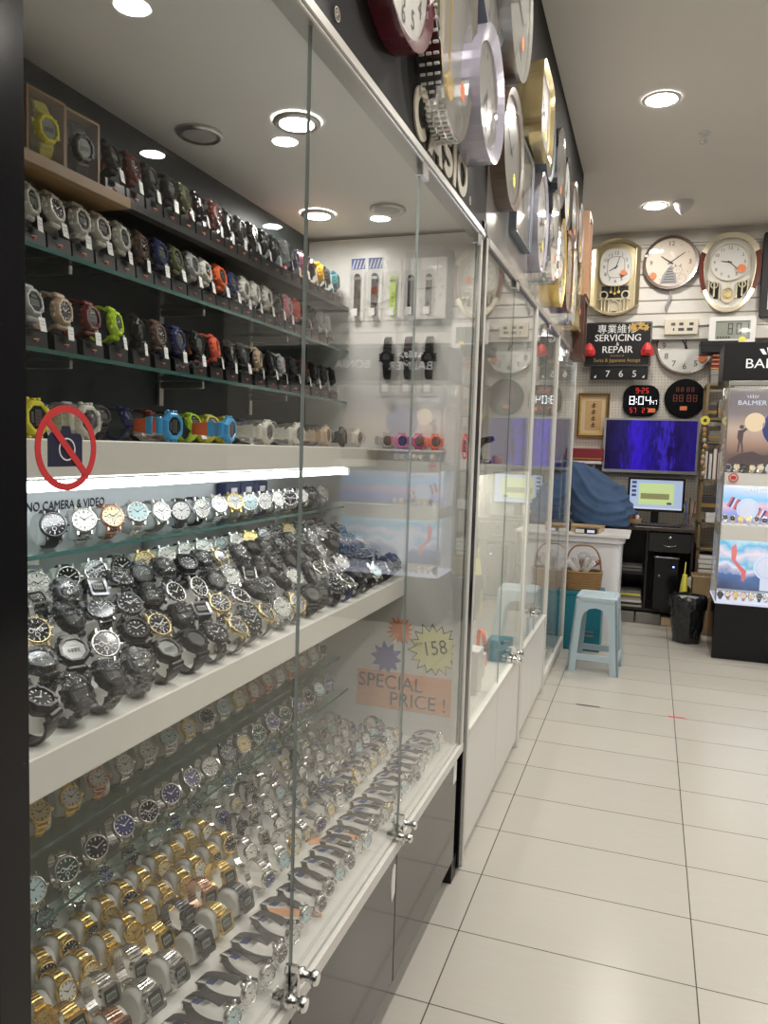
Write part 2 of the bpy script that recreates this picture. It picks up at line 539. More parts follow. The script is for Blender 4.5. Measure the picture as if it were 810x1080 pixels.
    def hoop(self, outer, inner, y0, y1, m=0, yi=None):
        """frame between two polygons of equal count, back y0, front y1"""
        n = len(outer)
        yi = y1 if yi is None else yi
        rings = [[(x, y0, z) for x, z in outer], [(x, y1, z) for x, z in outer], [(x, yi, z) for x, z in inner], [(x, y0, z) for x, z in inner]]
        rings.append(rings[0])
        return self.ring_loft(rings, m, False, False, False)

    def text(self, s, x, z, y, size, m=0, align='CENTER', th=0.001, sx=1.0, rot=0.0, mirror=False):
        vs, fs = text_mesh(s, align)
        c, sn = math.cos(rot), math.sin(rot)
        out = []
        for (a, b) in vs:
            a, b = a * size * sx, b * size
            out.append((x + a * c - b * sn, y, z + a * sn + b * c))
        o = [(p[0], p[1] - th, p[2]) for p in out]
        self.add(o, fs, m)
        return self

    def build(self, name, mats, parent=None):
        me = bpy.data.meshes.new(name)
        me.from_pydata(self.v, [], self.f)
        for k in (mats if isinstance(mats, (list, tuple)) else [mats]):
            me.materials.append(MATS[k])
        me.polygons.foreach_set('material_index', self.m)
        me.polygons.foreach_set('use_smooth', self.s)
        bm = bmesh.new()
        bm.from_mesh(me)
        bmesh.ops.recalc_face_normals(bm, faces=bm.faces)
        bm.to_mesh(me)
        bm.free()
        me.update()
        o = bpy.data.objects.new(name, me)
        COL.objects.link(o)
        if parent:
            o.parent = parent
        return o


TXT = {}


def text_mesh(s, align='CENTER'):
    key = (s, align)
    if key in TXT:
        return TXT[key]
    cu = bpy.data.curves.new('t', 'FONT')
    cu.body = s
    cu.align_x = align
    cu.align_y = 'CENTER'
    cu.size = 1.0
    cu.resolution_u = 3
    o = bpy.data.objects.new('t', cu)
    COL.objects.link(o)
    dg = bpy.context.evaluated_depsgraph_get()
    me = bpy.data.meshes.new_from_object(o.evaluated_get(dg))
    vs = [(v.co.x, v.co.y) for v in me.vertices]
    fs = [tuple(p.vertices) for p in me.polygons]
    bpy.data.objects.remove(o)
    bpy.data.curves.remove(cu)
    bpy.data.meshes.remove(me)
    TXT[key] = (vs, fs)
    return TXT[key]


def circ(cx, cz, r, n=40, rz=None, ph=0.0, e=2.0):
    rz = r if rz is None else rz
    out = []
    for i in range(n):
        t = 2 * PI * i / n + ph
        c, s = math.cos(t), math.sin(t)
        out.append((cx + r * math.copysign(abs(c) ** (2 / e), c), cz + rz * math.copysign(abs(s) ** (2 / e), s)))
    return out


def rrect(x0, x1, z0, z1, r=0.01, k=4):
    out = []
    for cx, cz, a in ((x1 - r, z0 + r, -90), (x1 - r, z1 - r, 0), (x0 + r, z1 - r, 90), (x0 + r, z0 + r, 180)):
        for i in range(k + 1):
            t = R(a + 90 * i / k)
            out.append((cx + r * math.cos(t), cz + r * math.sin(t)))
    return out


def rect(x0, x1, z0, z1):
    return [(x0, z0), (x1, z0), (x1, z1), (x0, z1)]


def star(cx, cz, r1, r2, n, ph=0.0, jit=0.0, sx=1.0):
    out = []
    rd = random.Random(n * 7)
    for i in range(2 * n):
        r = (r1 if i % 2 == 0 else r2) * (1 + jit * (rd.random() - .5))
        t = ph + PI * i / n
        out.append((cx + sx * r * math.cos(t), cz + r * math.sin(t)))
    return out


def tag(o, label=None, cat=None, group=None, kind=None):
    if label:
        o['label'] = label
    if cat:
        o['category'] = cat
    if group:
        o['group'] = group
    if kind:
        o['kind'] = kind
    return o


def thing(name, label, cat, loc=(0, 0, 0), rz=0.0, group=None):
    o = bpy.data.objects.new(name, None)
    o.empty_display_size = 0.05
    COL.objects.link(o)
    o.location = loc
    o.rotation_euler = (0, 0, rz)
    return tag(o, label, cat, group)


def struct(name, mb, mats):
    return tag(mb.build(name, mats), kind='structure')


def copy_tree(root):
    r = root.copy()
    COL.objects.link(r)
    for ch in root.children:
        c = ch.copy()
        COL.objects.link(c)
        c.parent = r
        for g in ch.children:
            d = g.copy()
            COL.objects.link(d)
            d.parent = c
    return r


ORD = ['first', 'second', 'third', 'fourth', 'fifth', 'sixth', 'seventh', 'eighth', 'ninth', 'tenth', 'eleventh', 'twelfth', 'thirteenth', 'fourteenth',
       'fifteenth', 'sixteenth', 'seventeenth', 'eighteenth', 'nineteenth', 'twentieth', 'twenty-first', 'twenty-second', 'twenty-third', 'twenty-fourth',
       'twenty-fifth', 'twenty-sixth', 'twenty-seventh', 'twenty-eighth', 'twenty-ninth', 'thirtieth', 'thirty-first', 'thirty-second', 'thirty-third', 'thirty-fourth']

# ------------------------------------------------------------------ room
XL, XR, YB, YF, ZC = -1.75, 3.0, 6.75, -2.6, 3.1
struct('floor', MB().box(XL - .1, XR + .1, YF, YB + .1, -.1, 0), 'floor_tiles')
struct('ceiling', MB().box(XL - .1, XR + .1, YF, YB + .1, ZC, ZC + .1), 'ceiling_paint')
struct('wall_left', MB().box(XL - .1, XL, YF, YB, 0, ZC), 'wall_paint')
struct('wall_right', MB().box(XR, XR + .1, YF, YB, 0, ZC), 'wall_dark')
struct('added_front_wall', MB().box(XL - .1, XR + .1, YF - .1, YF, 0, ZC), 'wall_dark')  # added closure of the open shopfront, keeps reflections in glossy black dark
struct('wall_back', MB().box(XL, XR, YB, YB + .1, 0, ZC), 'pegboard')
# slatted panelling over the pegboard, above the sign
sl = MB()
z = 2.25
while z < 2.98:
    sl.box(-.66, XR, YB - .095, YB - .075, z, min(z + .094, 3.0), 0, .003)
    z += .104
sl.box(-.66, XR, YB - .081, YB - .065, 2.25, 3.0)
sl.box(-.66, XR, YB - .105, YB, 3.0, ZC)
sl.box(-.66, -.64, YB - .081, YB, 2.25, 3.0)
struct('trim_1', sl, 'slat_white')
# bulkhead above the row of cabinets
struct('trim_2', MB().box(-1.06, -.515, .49, 5.22, 1.985, ZC), 'bulkhead_paint')

# ------------------------------------------------------------------ ceiling downlights
def downlight(x, y, z, r, label, on=True, lamp='lamp_on', group=None, name='ceiling_light', cat='ceiling light'):
    t = thing(name, label, cat, (x, y, z), 0, group)
    f = MB()
    f.lathe([(r * 1.28, 0), (r * 1.30, -.004), (r * 1.16, -.009), (r, -.006), (r * .97, -.002)], n=32, cap0=False, cap1=False)
    f.build('trim_ring', 'aluminium' if name != 'ceiling_light' else 'white_plastic', t)
    d = MB()
    d.lathe([(r, -.0045), (r * .6, -.0065), (r * .05, -.0075)], n=32, cap0=False)
    d.build('diffuser', lamp if on else 'lamp_off', t)
    return t


LP = [(-.055, 4.23, 'lit round downlight in the ceiling, nearer of the two over the aisle'),
      (-.08, 5.97, 'lit round downlight in the ceiling closest to the back wall'),
      (1.12, 2.79, None), (1.14, 4.23, None), (1.10, 5.80, None), (2.04, 4.20, None), (-.05, 2.6, None), (-.05, 1.1, None), (1.12, 1.3, None), (2.04, 2.7, None), (2.04, 5.8, None), (-.05, -.4, None), (1.12, -.2, None)]  # last two, behind the camera, are unseen lamps added to light the deck
NM = {2: 'mirrored at top left of the glass', 3: 'mirrored beside the lit cabinet lamp', 4: 'mirrored above the hanging packs', 5: 'mirrored above the box pair'}
for i, (x, y, l) in enumerate(LP):
    downlight(x, y, ZC - .001, .072, l or ('round ceiling downlight ' + NM.get(i, 'unseen outside the picture')), group='shop ceiling downlights')

s = thing('fire_sprinkler', 'small white sprinkler head under the ceiling right of the big downlight', 'sprinkler', (.17, 4.72, ZC))
MB().lathe([(.035, 0), (.033, -.008), (.012, -.012), (.010, -.04)], n=20).build('base', 'white_plastic', s)
m_ = MB().lathe([(.004, -.04), (.004, -.055)], n=8)
m_.lathe([(.022, -.055), (.022, -.058)], n=14)
for a in (0, PI):
    m_.tube([(.010 * math.cos(a), .010 * math.sin(a), -.03), (.018 * math.cos(a), .018 * math.sin(a), -.043), (.006 * math.cos(a), .006 * math.sin(a), -.055)], .0025, 6)
m_.build('deflector', 'aluminium', s)
s = thing('motion_sensor', 'white cone shaped sensor on the ceiling beside the far downlight', 'sensor', (.11, 5.93, ZC))
MB().lathe([(.065, 0), (.068, -.012), (.05, -.05), (.02, -.085), (.004, -.092)], n=24).build('housing', 'white_plastic', s)

# ------------------------------------------------------------------ tall black display cabinet
GX = -.5          # plane of the glass fronts
A = thing('display_cabinet', 'tall black display cabinet with clear glass doors, packed with watches', 'display cabinet', (-.78, 1.4, 0))
AI = Matrix.Translation((.78, -1.4, 0))


def apart(mb, name, mats, parent=None, off=AI):
    """build a part given in room coordinates under a thing standing at an offset"""
    mb.v = [tuple(off @ Vector(p)) for p in mb.v]
    return mb.build(name, mats, parent)


apart(MB().box(-1.05, GX + .005, .475, .515, 0, 1.98, 0, .003), 'end_panel', 'gloss_black', A)
e = MB().box(-1.05, GX - .012, 2.215, 2.245, .40, 1.94)
apart(e, 'end_panel', 'cab_white', A)
apart(MB().box(-1.05, GX + .004, 2.246, 2.292, .02, 1.98, 0, .003), 'side_post', 'gloss_black', A)
apart(MB().box(-1.05, -1.035, .515, 2.215, 1.26, 1.95), 'upper_back', 'back_slate', A)
apart(MB().box(-1.05, -1.035, .515, 2.215, .70, 1.26), 'middle_back', 'back_light', A)
apart(MB().box(-1.05, -1.035, .515, 2.215, .40, .70), 'lower_back', 'back_grey', A)
apart(MB().box(-1.05, GX - .012, .515, 2.245, 1.95, 1.975), 'top_panel', 'case_ceiling', A)
apart(MB().box(-1.05, GX - .008, .515, 2.245, .385, .43), 'deck', 'case_white', A)
# base with kick and doors
bs = MB().box(-1.05, GX - .024, .515, 2.246, .07, .385)
bs.box(-1.04, GX - .10, .515, 2.20, .0, .07)
bs.box(GX - .05, GX - .005, 2.19, 2.246, 0, .07)
apart(bs, 'base', 'satin_black', A)
for i, (y0, y1, t) in enumerate(((.517, 1.066, 0), (1.070, 1.618, 1), (1.622, 2.20, 2))):
    d = apart(MB().box(GX - .024, GX - .003, y0, y1, .072, .392, 0, .002), 'door', 'base_black', A)
    if t:
        yy = y1 - .012 if t == 2 else y1 - .006
        if t == 2:
            lb = MB().box(GX - .003, GX - .002, yy - .03, yy + .008, .325, .385)
        else:
            lb = MB()
            lb.X = Matrix(((0, 0, 1, 0), (1, 0, 0, 0), (0, 1, 0, 0), (0, 0, 0, 1)))
            pts = [(yy - .025, .30), (yy - .018, .285), (yy - .010, .292), (yy, .30), (yy + .002, .365), (yy - .010, .372), (yy - .022, .362), (yy - .028, .33)]
            lb.add([(p[0], p[1], GX - .002) for p in pts] + [(p[0], p[1], GX - .003) for p in pts],
                   [tuple(range(8)), tuple(range(15, 7, -1))] + [(k, (k + 1) % 8, 8 + (k + 1) % 8, 8 + k) for k in range(8)])
        o = apart(lb, 'paper_label', 'paper', d)
        o['label'] = 'white paper label'
r_ = MB().box(GX - .03, GX + .004, .515, 2.246, .398, .408, 0, .001)
r_.box(GX - .026, GX - .018, .515, 2.246, .408, .432)
r_.box(GX - .006, GX + .004, .515, 2.246, .408, .424)
apart(r_, 'bottom_rail', 'frame_white_metal', A)
r_ = MB().box(GX - .03, GX + .006, .515, 2.246, 1.922, 1.952, 0, .002)
r_.box(GX + .001, GX + .010, .515, 2.246, 1.928, 1.944, 0, .002)
apart(r_, 'top_rail', 'aluminium', A)
apart(MB().box(GX - .03, GX - .012, 2.205, 2.246, .43, 1.922).box(GX - .010, GX + .003, 2.225, 2.246, .424, 1.922), 'side_frame', 'frame_white_metal', A)


def pane(y0, y1, z0, z1, x, parent, off):
    mb = MB()
    t = .004
    mb.add([(x, y0, z0), (x, y1, z0), (x, y1, z1), (x, y0, z1)], [(0, 1, 2, 3)], 0)
    mb.add([(x - t, y0, z0), (x - t, y1, z0), (x - t, y1, z1), (x - t, y0, z1)], [(0, 3, 2, 1)], 0)
    for a, b in (((y0, z0), (y1, z0)), ((y1, z0), (y1, z1)), ((y1, z1), (y0, z1)), ((y0, z1), (y0, z0))):
        mb.add([(x, a[0], a[1]), (x, b[0], b[1]), (x - t, b[0], b[1]), (x - t, a[0], a[1])], [(0, 1, 2, 3)], 1)
    return apart(mb, 'glass_door', ['glass_pane', 'pane_edge'], parent, off)


def lock(y, z, parent, off, big=1.0):
    mb = MB()
    for dy, dz in ((-.022 * big, -.006), (.022 * big, .008)):
        mb.lathe([(.011 * big, 0), (.0125 * big, .004), (.0125 * big, .009), (.008 * big, .012), (.008 * big, .022), (.0125 * big, .025), (.0125 * big, .032), (.010 * big, .035)], (GX + .001, y + dy, z + dz), (1, 0, 0), 20)
        mb.lathe([(.013 * big, 0), (.013 * big, .014), (.008 * big, .018)], (GX - .004, y + dy, z + dz), (-1, 0, 0), 16)
    mb.box(GX - .012, GX + .012, y - .002, y + .004, z - .034, z + .038, 0, .002)
    mb.box(GX + .004, GX + .009, y - .03 * big, y + .03 * big, z - .005, z + .007, 0, .002)
    return apart(mb, 'lock', 'chrome', parent, off)


panes = []
for y0, y1 in ((.517, 1.064), (1.069, 1.620), (1.626, 2.224)):
    panes.append(pane(y0, y1, .412, 1.926, GX - .002, A, AI))
lock(1.066, .445, panes[0], AI)
lock(1.623, .443, panes[1], AI, .8)
for y, p in ((1.640, panes[2]), (2.19, panes[2])):
    apart(MB().box(GX - .010, GX + .006, y - .022, y + .022, 1.895, 1.938, 0, .002), 'hinge', 'steel', p)
# stick-on warnings on the panes (they move with the pane)
sg = MB()
sg.X = Matrix(((0, -1, 0, 0), (1, 0, 0, 0), (0, 0, 1, 0), (0, 0, 0, 1)))  # x->Y, -y->X
cy, cz, rad = .5655, 1.306, .0385
y_ = -(GX - .001)


def prohibition(sg, cy, cz, rad, y_):
    sg.hoop(circ(cy, cz, rad, 48), circ(cy, cz, rad * .83, 48), y_, y_ - .0008, 0)
    body = [(-.50, -.34), (.42, -.34), (.42, .20), (.36, .30), (.12, .30), (.08, .44), (-.12, .44), (-.16, .30), (-.42, .30), (-.50, .22)]
    sg.plate([(cy + a * rad * 1.22, cz + b * rad * 1.22 - rad * .02) for a, b in body], y_, y_ - .0005, 1)
    sg.hoop(circ(cy, cz - rad * .03, rad * .27, 28), circ(cy, cz - rad * .03, rad * .235, 28), y_, y_ - .0009, 2)
    c = math.cos(R(-45))
    k = .86 * rad
    wd = .085 * rad
    d = (c, -c)
    nrm = (c, c)
    sg.plate([(cy - d[0] * -k * -1 + nrm[0] * wd * -1, cz - d[1] * k * 1 - nrm[1] * wd), (cy - d[0] * k + nrm[0] * wd, cz - d[1] * k + nrm[1] * wd),
              (cy + d[0] * k + nrm[0] * wd, cz + d[1] * k + nrm[1] * wd), (cy + d[0] * k - nrm[0] * wd, cz + d[1] * k - nrm[1] * wd)], y_, y_ - .0013, 0)


prohibition(sg, cy, cz, rad, y_)
for dz_ in (-.0004, 0, .0004):
    sg.text('NO CAMERA & VIDEO', .5655 + dz_ * .8, 1.2545 + dz_, y_, .0112, 1, sx=.90)
o = apart(sg, 'warning_sticker', ['sign_red', 'sign_navy', 'white_plastic'], panes[0])
o['label'] = 'red circle no-camera sticker'
sg = MB()
sg.X = Matrix(((0, -1, 0, 0), (1, 0, 0, 0), (0, 0, 1, 0), (0, 0, 0, 1)))
prohibition(sg, 2.135, 1.325, .036, y_)
o = apart(sg, 'warning_sticker', ['sign_red', 'sign_navy', 'white_plastic'], panes[2])
o['label'] = 'red circle no-camera sticker'


def gshelf(x0, x1, z, name='glass_shelf', y0=.517, y1=2.213, t=.007):
    mb = MB()
    mb.add([(x0, y0, z), (x1, y0, z), (x1, y1, z), (x0, y1, z)], [(0, 1, 2, 3)], 0)
    mb.add([(x0, y0, z - t), (x1, y0, z - t), (x1, y1, z - t), (x0, y1, z - t)], [(0, 3, 2, 1)], 0)
    mb.add([(x1, y0, z), (x1, y1, z), (x1, y1, z - t), (x1, y0, z - t)], [(0, 1, 2, 3)], 1)
    return apart(mb, name, ['glass_shelf', 'shelf_edge'], A)


def bracket(x0, x1, z, ys):
    for y in ys:
        apart(MB().box(x0, x1, y - .004, y + .004, z - .022, z - .008, 0, .001).box(x0 - .004, x0 + .004, y - .008, y + .008, z - .06, z - .004, 0, .001), 'shelf_bracket', 'aluminium', A)


Z1, Z2, Z3 = 1.735, 1.606, 1.452
dk = MB().box(-1.033, -.895, 1.16, 2.213, Z1 - .012, Z1)
o = apart(dk, 'shelf', 'satin_black', A)
apart(MB().box(-1.033, -.885, .517, 1.158, Z1 - .018, Z1, 0, .001), 'wooden_shelf', 'wood', A)
gshelf(-1.033, -.895, Z2)
gshelf(-1.033, -.895, Z3)
bracket(-1.03, -.92, Z2, (1.05, 1.45, 1.85))
bracket(-1.03, -.92, Z3, (1.05, 1.45, 1.85))
# white ledge with the light tube
ZU = 1.313
apart(MB().box(-1.033, -.79, .517, 2.213, ZU - .055, ZU, 0, .002), 'upper_ledge', 'ledge_white', A)
apart(MB().box(-.79, -.575, 2.12, 2.213, ZU - .006, ZU - .001), 'end_ledge', 'ledge_white', A)
tb = MB().lathe([(.0075, 0), (.0075, 1.42)], (-.797, .53, ZU - .066), (0, 1, 0), 14)
tube = apart(tb, 'light_tube', 'tube_on', A)
for ya, yb in ((.520, .53), (1.95, 1.962)):
    apart(MB().box(-.815, -.78, ya, yb, ZU - .076, ZU - .055, 0, .001), 'end_cap', 'white_plastic', tube)
ZG = 1.132
gshelf(-1.033, -.895, ZG)
bracket(-1.03, -.92, ZG, (.98, 1.4, 1.8, 2.1))
# lower white ledge in low steps
ZM = .93
lg = MB().box(-1.033, -.68, .517, 2.213, ZM - .055, ZM, 0, .002)
apart(lg, 'lower_ledge', 'ledge_white', A)
st = MB()
TIER = [(-.737, .028), (-.797, .056), (-.857, .084), (-.915, .104)]
px_ = -1.033
for i, (x, h) in enumerate(TIER):
    st.box(-1.033, x, .517, 2.19, ZM + (TIER[i - 1][1] if i else 0), ZM + h)
apart(st, 'step_riser', 'case_white', A)
ZA, ZB_ = .655, .557
gshelf(-1.033, -.895, ZA)
gshelf(-1.033, -.865, ZB_)
bracket(-1.03, -.92, ZA, (1.2, 1.7))
# lamps set in the top panel
for x, y, on in ((-.696, 1.42, True), (-.916, 1.42, False), (-.904, 1.985, True), (-.70, 1.985, False), (-.70, .80, False)):
    f = MB().lathe([(.047, 1.949), (.048, 1.945), (.041, 1.939), (.034, 1.942)], (x, y, 0), n=28, cap0=False, cap1=False)
    o = apart(f, 'downlight_ring', 'aluminium', A)
    d = MB().lathe([(.034, 1.942), (.02, 1.940), (.002, 1.9395)], (x, y, 0), n=24, cap0=False)
    apart(d, 'lamp', 'case_lamp_on' if on else 'lamp_off', o)

# ------------------------------------------------------------------ fascia boards over the glass
F = thing('fascia_board', 'black fascia board with pale brand lettering above the glass doors', 'sign board', (GX, 1.4, 1.95))
FI = Matrix.Translation((-GX, -1.4, -1.95))
for y0, y1 in ((.49, 1.735), (1.738, 2.292)):
    apart(MB().box(GX - .014, GX - .001, y0, y1, 1.953, 2.42, 0, .001), 'panel', 'fascia_black', F, FI)
def ribbon(mb, path, wd, y0, y1, m=0, closed=False):
    n = len(path)
    L_, R_ = [], []
    for i in range(n):
        a = path[(i - 1) % n] if (closed or i) else path[i]
        b = path[(i + 1) % n] if (closed or i < n - 1) else path[i]
        tx, tz = b[0] - a[0], b[1] - a[1]
        l = math.hypot(tx, tz)
        nx, nz = -tz / l * wd / 2, tx / l * wd / 2
        L_.append((path[i][0] + nx, path[i][1] + nz))
        R_.append((path[i][0] - nx, path[i][1] - nz))
    rings = [[(L_[i][0], y0, L_[i][1]), (L_[i][0], y1, L_[i][1]), (R_[i][0], y1, R_[i][1]), (R_[i][0], y0, R_[i][1])] for i in range(n)]
    if closed:
        rings.append(rings[0])
    mb.ring_loft(rings, m, False, not closed, not closed)


def brand_letters(mb, x, z, h, y):
    w_ = .024
    hh = h / 2 - w_ / 2
    zc = z + h / 2
    ar = lambda cx, rx, a0, a1, n=20, rz=None: [(cx + rx * math.cos(R(a0 + (a1 - a0) * k / n)), zc + (rz or hh) * math.sin(R(a0 + (a1 - a0) * k / n))) for k in range(n + 1)]
    ribbon(mb, ar(x + .05, .040, 42, 318), w_, y, y - .004)
    xa = x + .108
    mb.plate([(xa, z), (xa + .028, z), (xa + .058, z + h * .72), (xa + .088, z), (xa + .116, z), (xa + .072, z + h), (xa + .044, z + h)], y, y - .004)
    mb.plate([(xa + .034, z + h * .16), (xa + .082, z + h * .16), (xa + .076, z + h * .34), (xa + .040, z + h * .34)], y, y - .0038)
    xs = x + .238
    r1 = (h - w_) / 4
    up = [(xs + .034 + .032 * math.cos(R(a)), zc + r1 + r1 * math.sin(R(a))) for a in range(25, 271, 15)]
    dn = [(xs + .034 + .032 * math.cos(R(a)), zc - r1 + r1 * math.sin(R(a))) for a in range(90, -156, -15)]
    ribbon(mb, up + dn[1:], w_, y, y - .004)
    mb.plate(rect(x + .326, x + .352, z, z + h), y, y - .004)
    ribbon(mb, ar(x + .418, .042, 0, 345, 23), w_, y, y - .004, 0, True)


for yc in (.88, 1.80):
    lt = MB()
    lt.X = Matrix(((0, -1, 0, 0), (1, 0, 0, 0), (0, 0, 1, 0), (0, 0, 0, 1)))
    brand_letters(lt, yc - .245, 1.962, .108, -GX)
    lt.text('®', yc + .268, 1.978, -GX, .03, 0, th=.003)
    apart(lt, 'lettering', 'beige_plastic', F, FI)
F2 = thing('fascia_board', 'polished grey fascia board above the white cabinets', 'sign board', (GX, 3.7, 1.95))
apart(MB().box(GX - .014, GX - .002, 2.296, 5.21, 1.955, 2.24, 0, .001), 'panel', 'fascia_grey', F2, Matrix.Translation((-GX, -3.7, -1.95)))

# ------------------------------------------------------------------ white cabinets further along
def white_cabinet(y0, y1, zb, seam, label, lockz=None, led=False, shelf=None, open_end=False, offy=0):
    yc = (y0 + y1) / 2
    c = thing('display_cabinet', label, 'display cabinet', (-.78, yc, 0))
    off = Matrix.Translation((.78, -yc, 0))
    if zb > .2:
        b = MB().box(-1.05, GX - .02, y0, y1, 0, zb - .02)
        apart(b, 'base', 'cab_white', c, off)
        ym = seam
        for a, bb in ((y0 + .03, ym - .0015), (ym + .0015, y1 - .03)):
            apart(MB().box(GX - .02, GX - .002, a, bb, .04, zb - .025, 0, .002), 'door', 'cab_white', c, off)
    else:
        apart(MB().box(-1.05, GX - .01, y0, y1, 0, zb - .02, 0, .002), 'base', 'cab_white', c, off)
    apart(MB().box(-1.05, GX - .02, y0, y1, zb - .02, zb), 'deck', 'cab_white', c, off)
    if not open_end:
        apart(MB().box(-1.05, -1.035, y0, y1, zb, 1.93), 'back_panel', 'cab_white', c, off)
        apart(MB().box(-1.035, GX - .03, y1 - .02, y1, zb, 1.93), 'end_panel', 'cab_white', c, off)
    apart(MB().box(-1.05, GX - .01, y0, y1, 1.945, 1.975), 'top_panel', 'cab_white', c, off)
    apart(MB().box(GX - .03, GX + .004, y0, y0 + .022, 0, 1.945, 0, .002), 'upright', 'frame_white_metal', c, off)
    apart(MB().box(GX - .03, GX + .004, y1 - .022, y1, 0, 1.945, 0, .002), 'upright', 'frame_white_metal', c, off)
    apart(MB().box(GX - .03, GX + .006, y0 + .022, y1 - .022, zb - .02, zb + .008, 0, .002), 'bottom_rail', 'frame_white_metal', c, off)
    apart(MB().box(GX - .03, GX + .006, y0 + .022, y1 - .022, 1.925, 1.95, 0, .002), 'top_rail', 'aluminium', c, off)
    ps = []
    for a, bb in ((y0 + .022, seam - .002), (seam + .002, y1 - .022)):
        ps.append(pane(a, bb, zb + .006, 1.925, GX - .004, c, off))
    apart(MB().box(GX - .012, GX + .006, seam - .03, seam + .03, 1.90, 1.935, 0, .002), 'hinge', 'steel', ps[0], off)
    if lockz:
        lock(lockz[0], lockz[1], ps[0], off, 1.2)
    if led:
        apart(MB().box(-.60, -.585, y0 + .06, y1 - .06, 1.915, 1.93), 'light_tube', 'tube_on', c, off)
    if shelf:
        apart(MB().box(shelf[0], shelf[1], shelf[2], shelf[3], shelf[4] - .035, shelf[4], 0, .002), 'shelf', 'frame_white_metal', c, off)
        apart(MB().box(shelf[0] + .22, shelf[0] + .235, shelf[2], shelf[3], shelf[4] - .05, shelf[4] - .036), 'light_tube', 'tube_soft', c, off)
    return c


white_cabinet(2.300, 3.372, .432, 2.842, 'white cabinet with glass doors next to the black post', (3.17, .462), shelf=(-1.03, -.575, 2.45, 3.348, 1.262))
white_cabinet(3.376, 4.205, .432, 3.785, 'white cabinet with a chrome lock, middle one of the white row', (3.66, .56))
white_cabinet(4.209, 5.215, .085, 4.72, 'glass cabinet with a bright tube at the far end of the row', None, led=True, open_end=True)

# ------------------------------------------------------------------ watches
def loop_pts(a, b, n=2.4, N=26, z0=.017):
    """closed oval path in x,z; the case sits at x=0; returns points from the upper lug round the back to the lower lug"""
    full = []
    for i in range(721):
        t = 2 * PI * i / 720
        c, s_ = math.cos(t), math.sin(t)
        full.append((-a + a * math.copysign(abs(c) ** (2 / n), c), b * math.copysign(abs(s_) ** (2 / n), s_)))
    seg = [p for p in full if not (p[0] > -a and abs(p[1]) < z0)]
    L = [0]
    for i in range(1, len(seg)):
        L.append(L[-1] + math.hypot(seg[i][0] - seg[i - 1][0], seg[i][1] - seg[i - 1][1]))
    out = []
    j = 0
    for k in range(N + 1):
        d = L[-1] * k / N
        while j < len(L) - 2 and L[j + 1] < d:
            j += 1
        f = (d - L[j]) / max(1e-9, L[j + 1] - L[j])
        out.append((seg[j][0] + (seg[j + 1][0] - seg[j][0]) * f, seg[j][1] + (seg[j + 1][1] - seg[j][1]) * f))
    return out


def frames(pts):
    fr = []
    for i, p in enumerate(pts):
        q0 = pts[max(0, i - 1)]
        q1 = pts[min(len(pts) - 1, i + 1)]
        tx, tz = q1[0] - q0[0], q1[1] - q0[1]
        l = math.hypot(tx, tz) or 1
        tx, tz = tx / l, tz / l
        fr.append((p, (tx, tz), (tz, -tx)))   # outward normal for a counter-clockwise path
    return fr


def strap_mesh(pts, w0, w1, th, m=0):
    mb = MB()
    rings = []
    N = len(pts)
    for i, (p, t, n) in enumerate(frames(pts)):
        k = 1 - abs(2 * i / (N - 1) - 1)
        k = min(1, k * 2.2)
        wd = (w0 + (w1 - w0) * k) / 2
        rings.append([(p[0] + n[0] * q, yy, p[1] + n[1] * q) for q, yy in ((th, -wd * .94), (th, wd * .94), (th * .4, wd), (0, wd * .97), (0, -wd * .97), (th * .4, -wd))])
    mb.ring_loft(rings, m, False)
    # keeper and buckle near the back
    i = N // 2 + 2
    p, t, n = frames(pts)[i]
    return mb


def bracelet_mesh(pts, w0, w1, th, links=24, centre=1):
    mb = MB()
    P = loop = pts
    fr = frames(P)
    N = len(P) - 1
    for i in range(N):
        (p, t, n), (q, t2, n2) = fr[i], fr[i + 1]
        k = min(1, (1 - abs(2 * (i + .5) / N - 1)) * 2.0)
        wd = (w0 + (w1 - w0) * k) / 2
        for (ya, yb, h, mm) in ((-wd, -wd * .38, th, 0), (-wd * .34, wd * .34, th * 1.18, centre), (wd * .38, wd, th, 0)):
            g = .07
            a = (p[0] + (q[0] - p[0]) * g, p[1] + (q[1] - p[1]) * g)
            b = (p[0] + (q[0] - p[0]) * (1 - g), p[1] + (q[1] - p[1]) * (1 - g))
            mid = ((a[0] + b[0]) / 2, (a[1] + b[1]) / 2)
            nm = ((n[0] + n2[0]) / 2, (n[1] + n2[1]) / 2)
            prof = [(a[0], a[1]), (a[0] + nm[0] * h * .7, a[1] + nm[1] * h * .7), (mid[0] + nm[0] * h * 1.05, mid[1] + nm[1] * h * 1.05), (b[0] + nm[0] * h * .7, b[1] + nm[1] * h * .7), (b[0], b[1])]
            mb.ring_loft([[(x, ya, z_) for x, z_ in prof], [(x, yb, z_) for x, z_ in prof]], mm, False)
    return mb


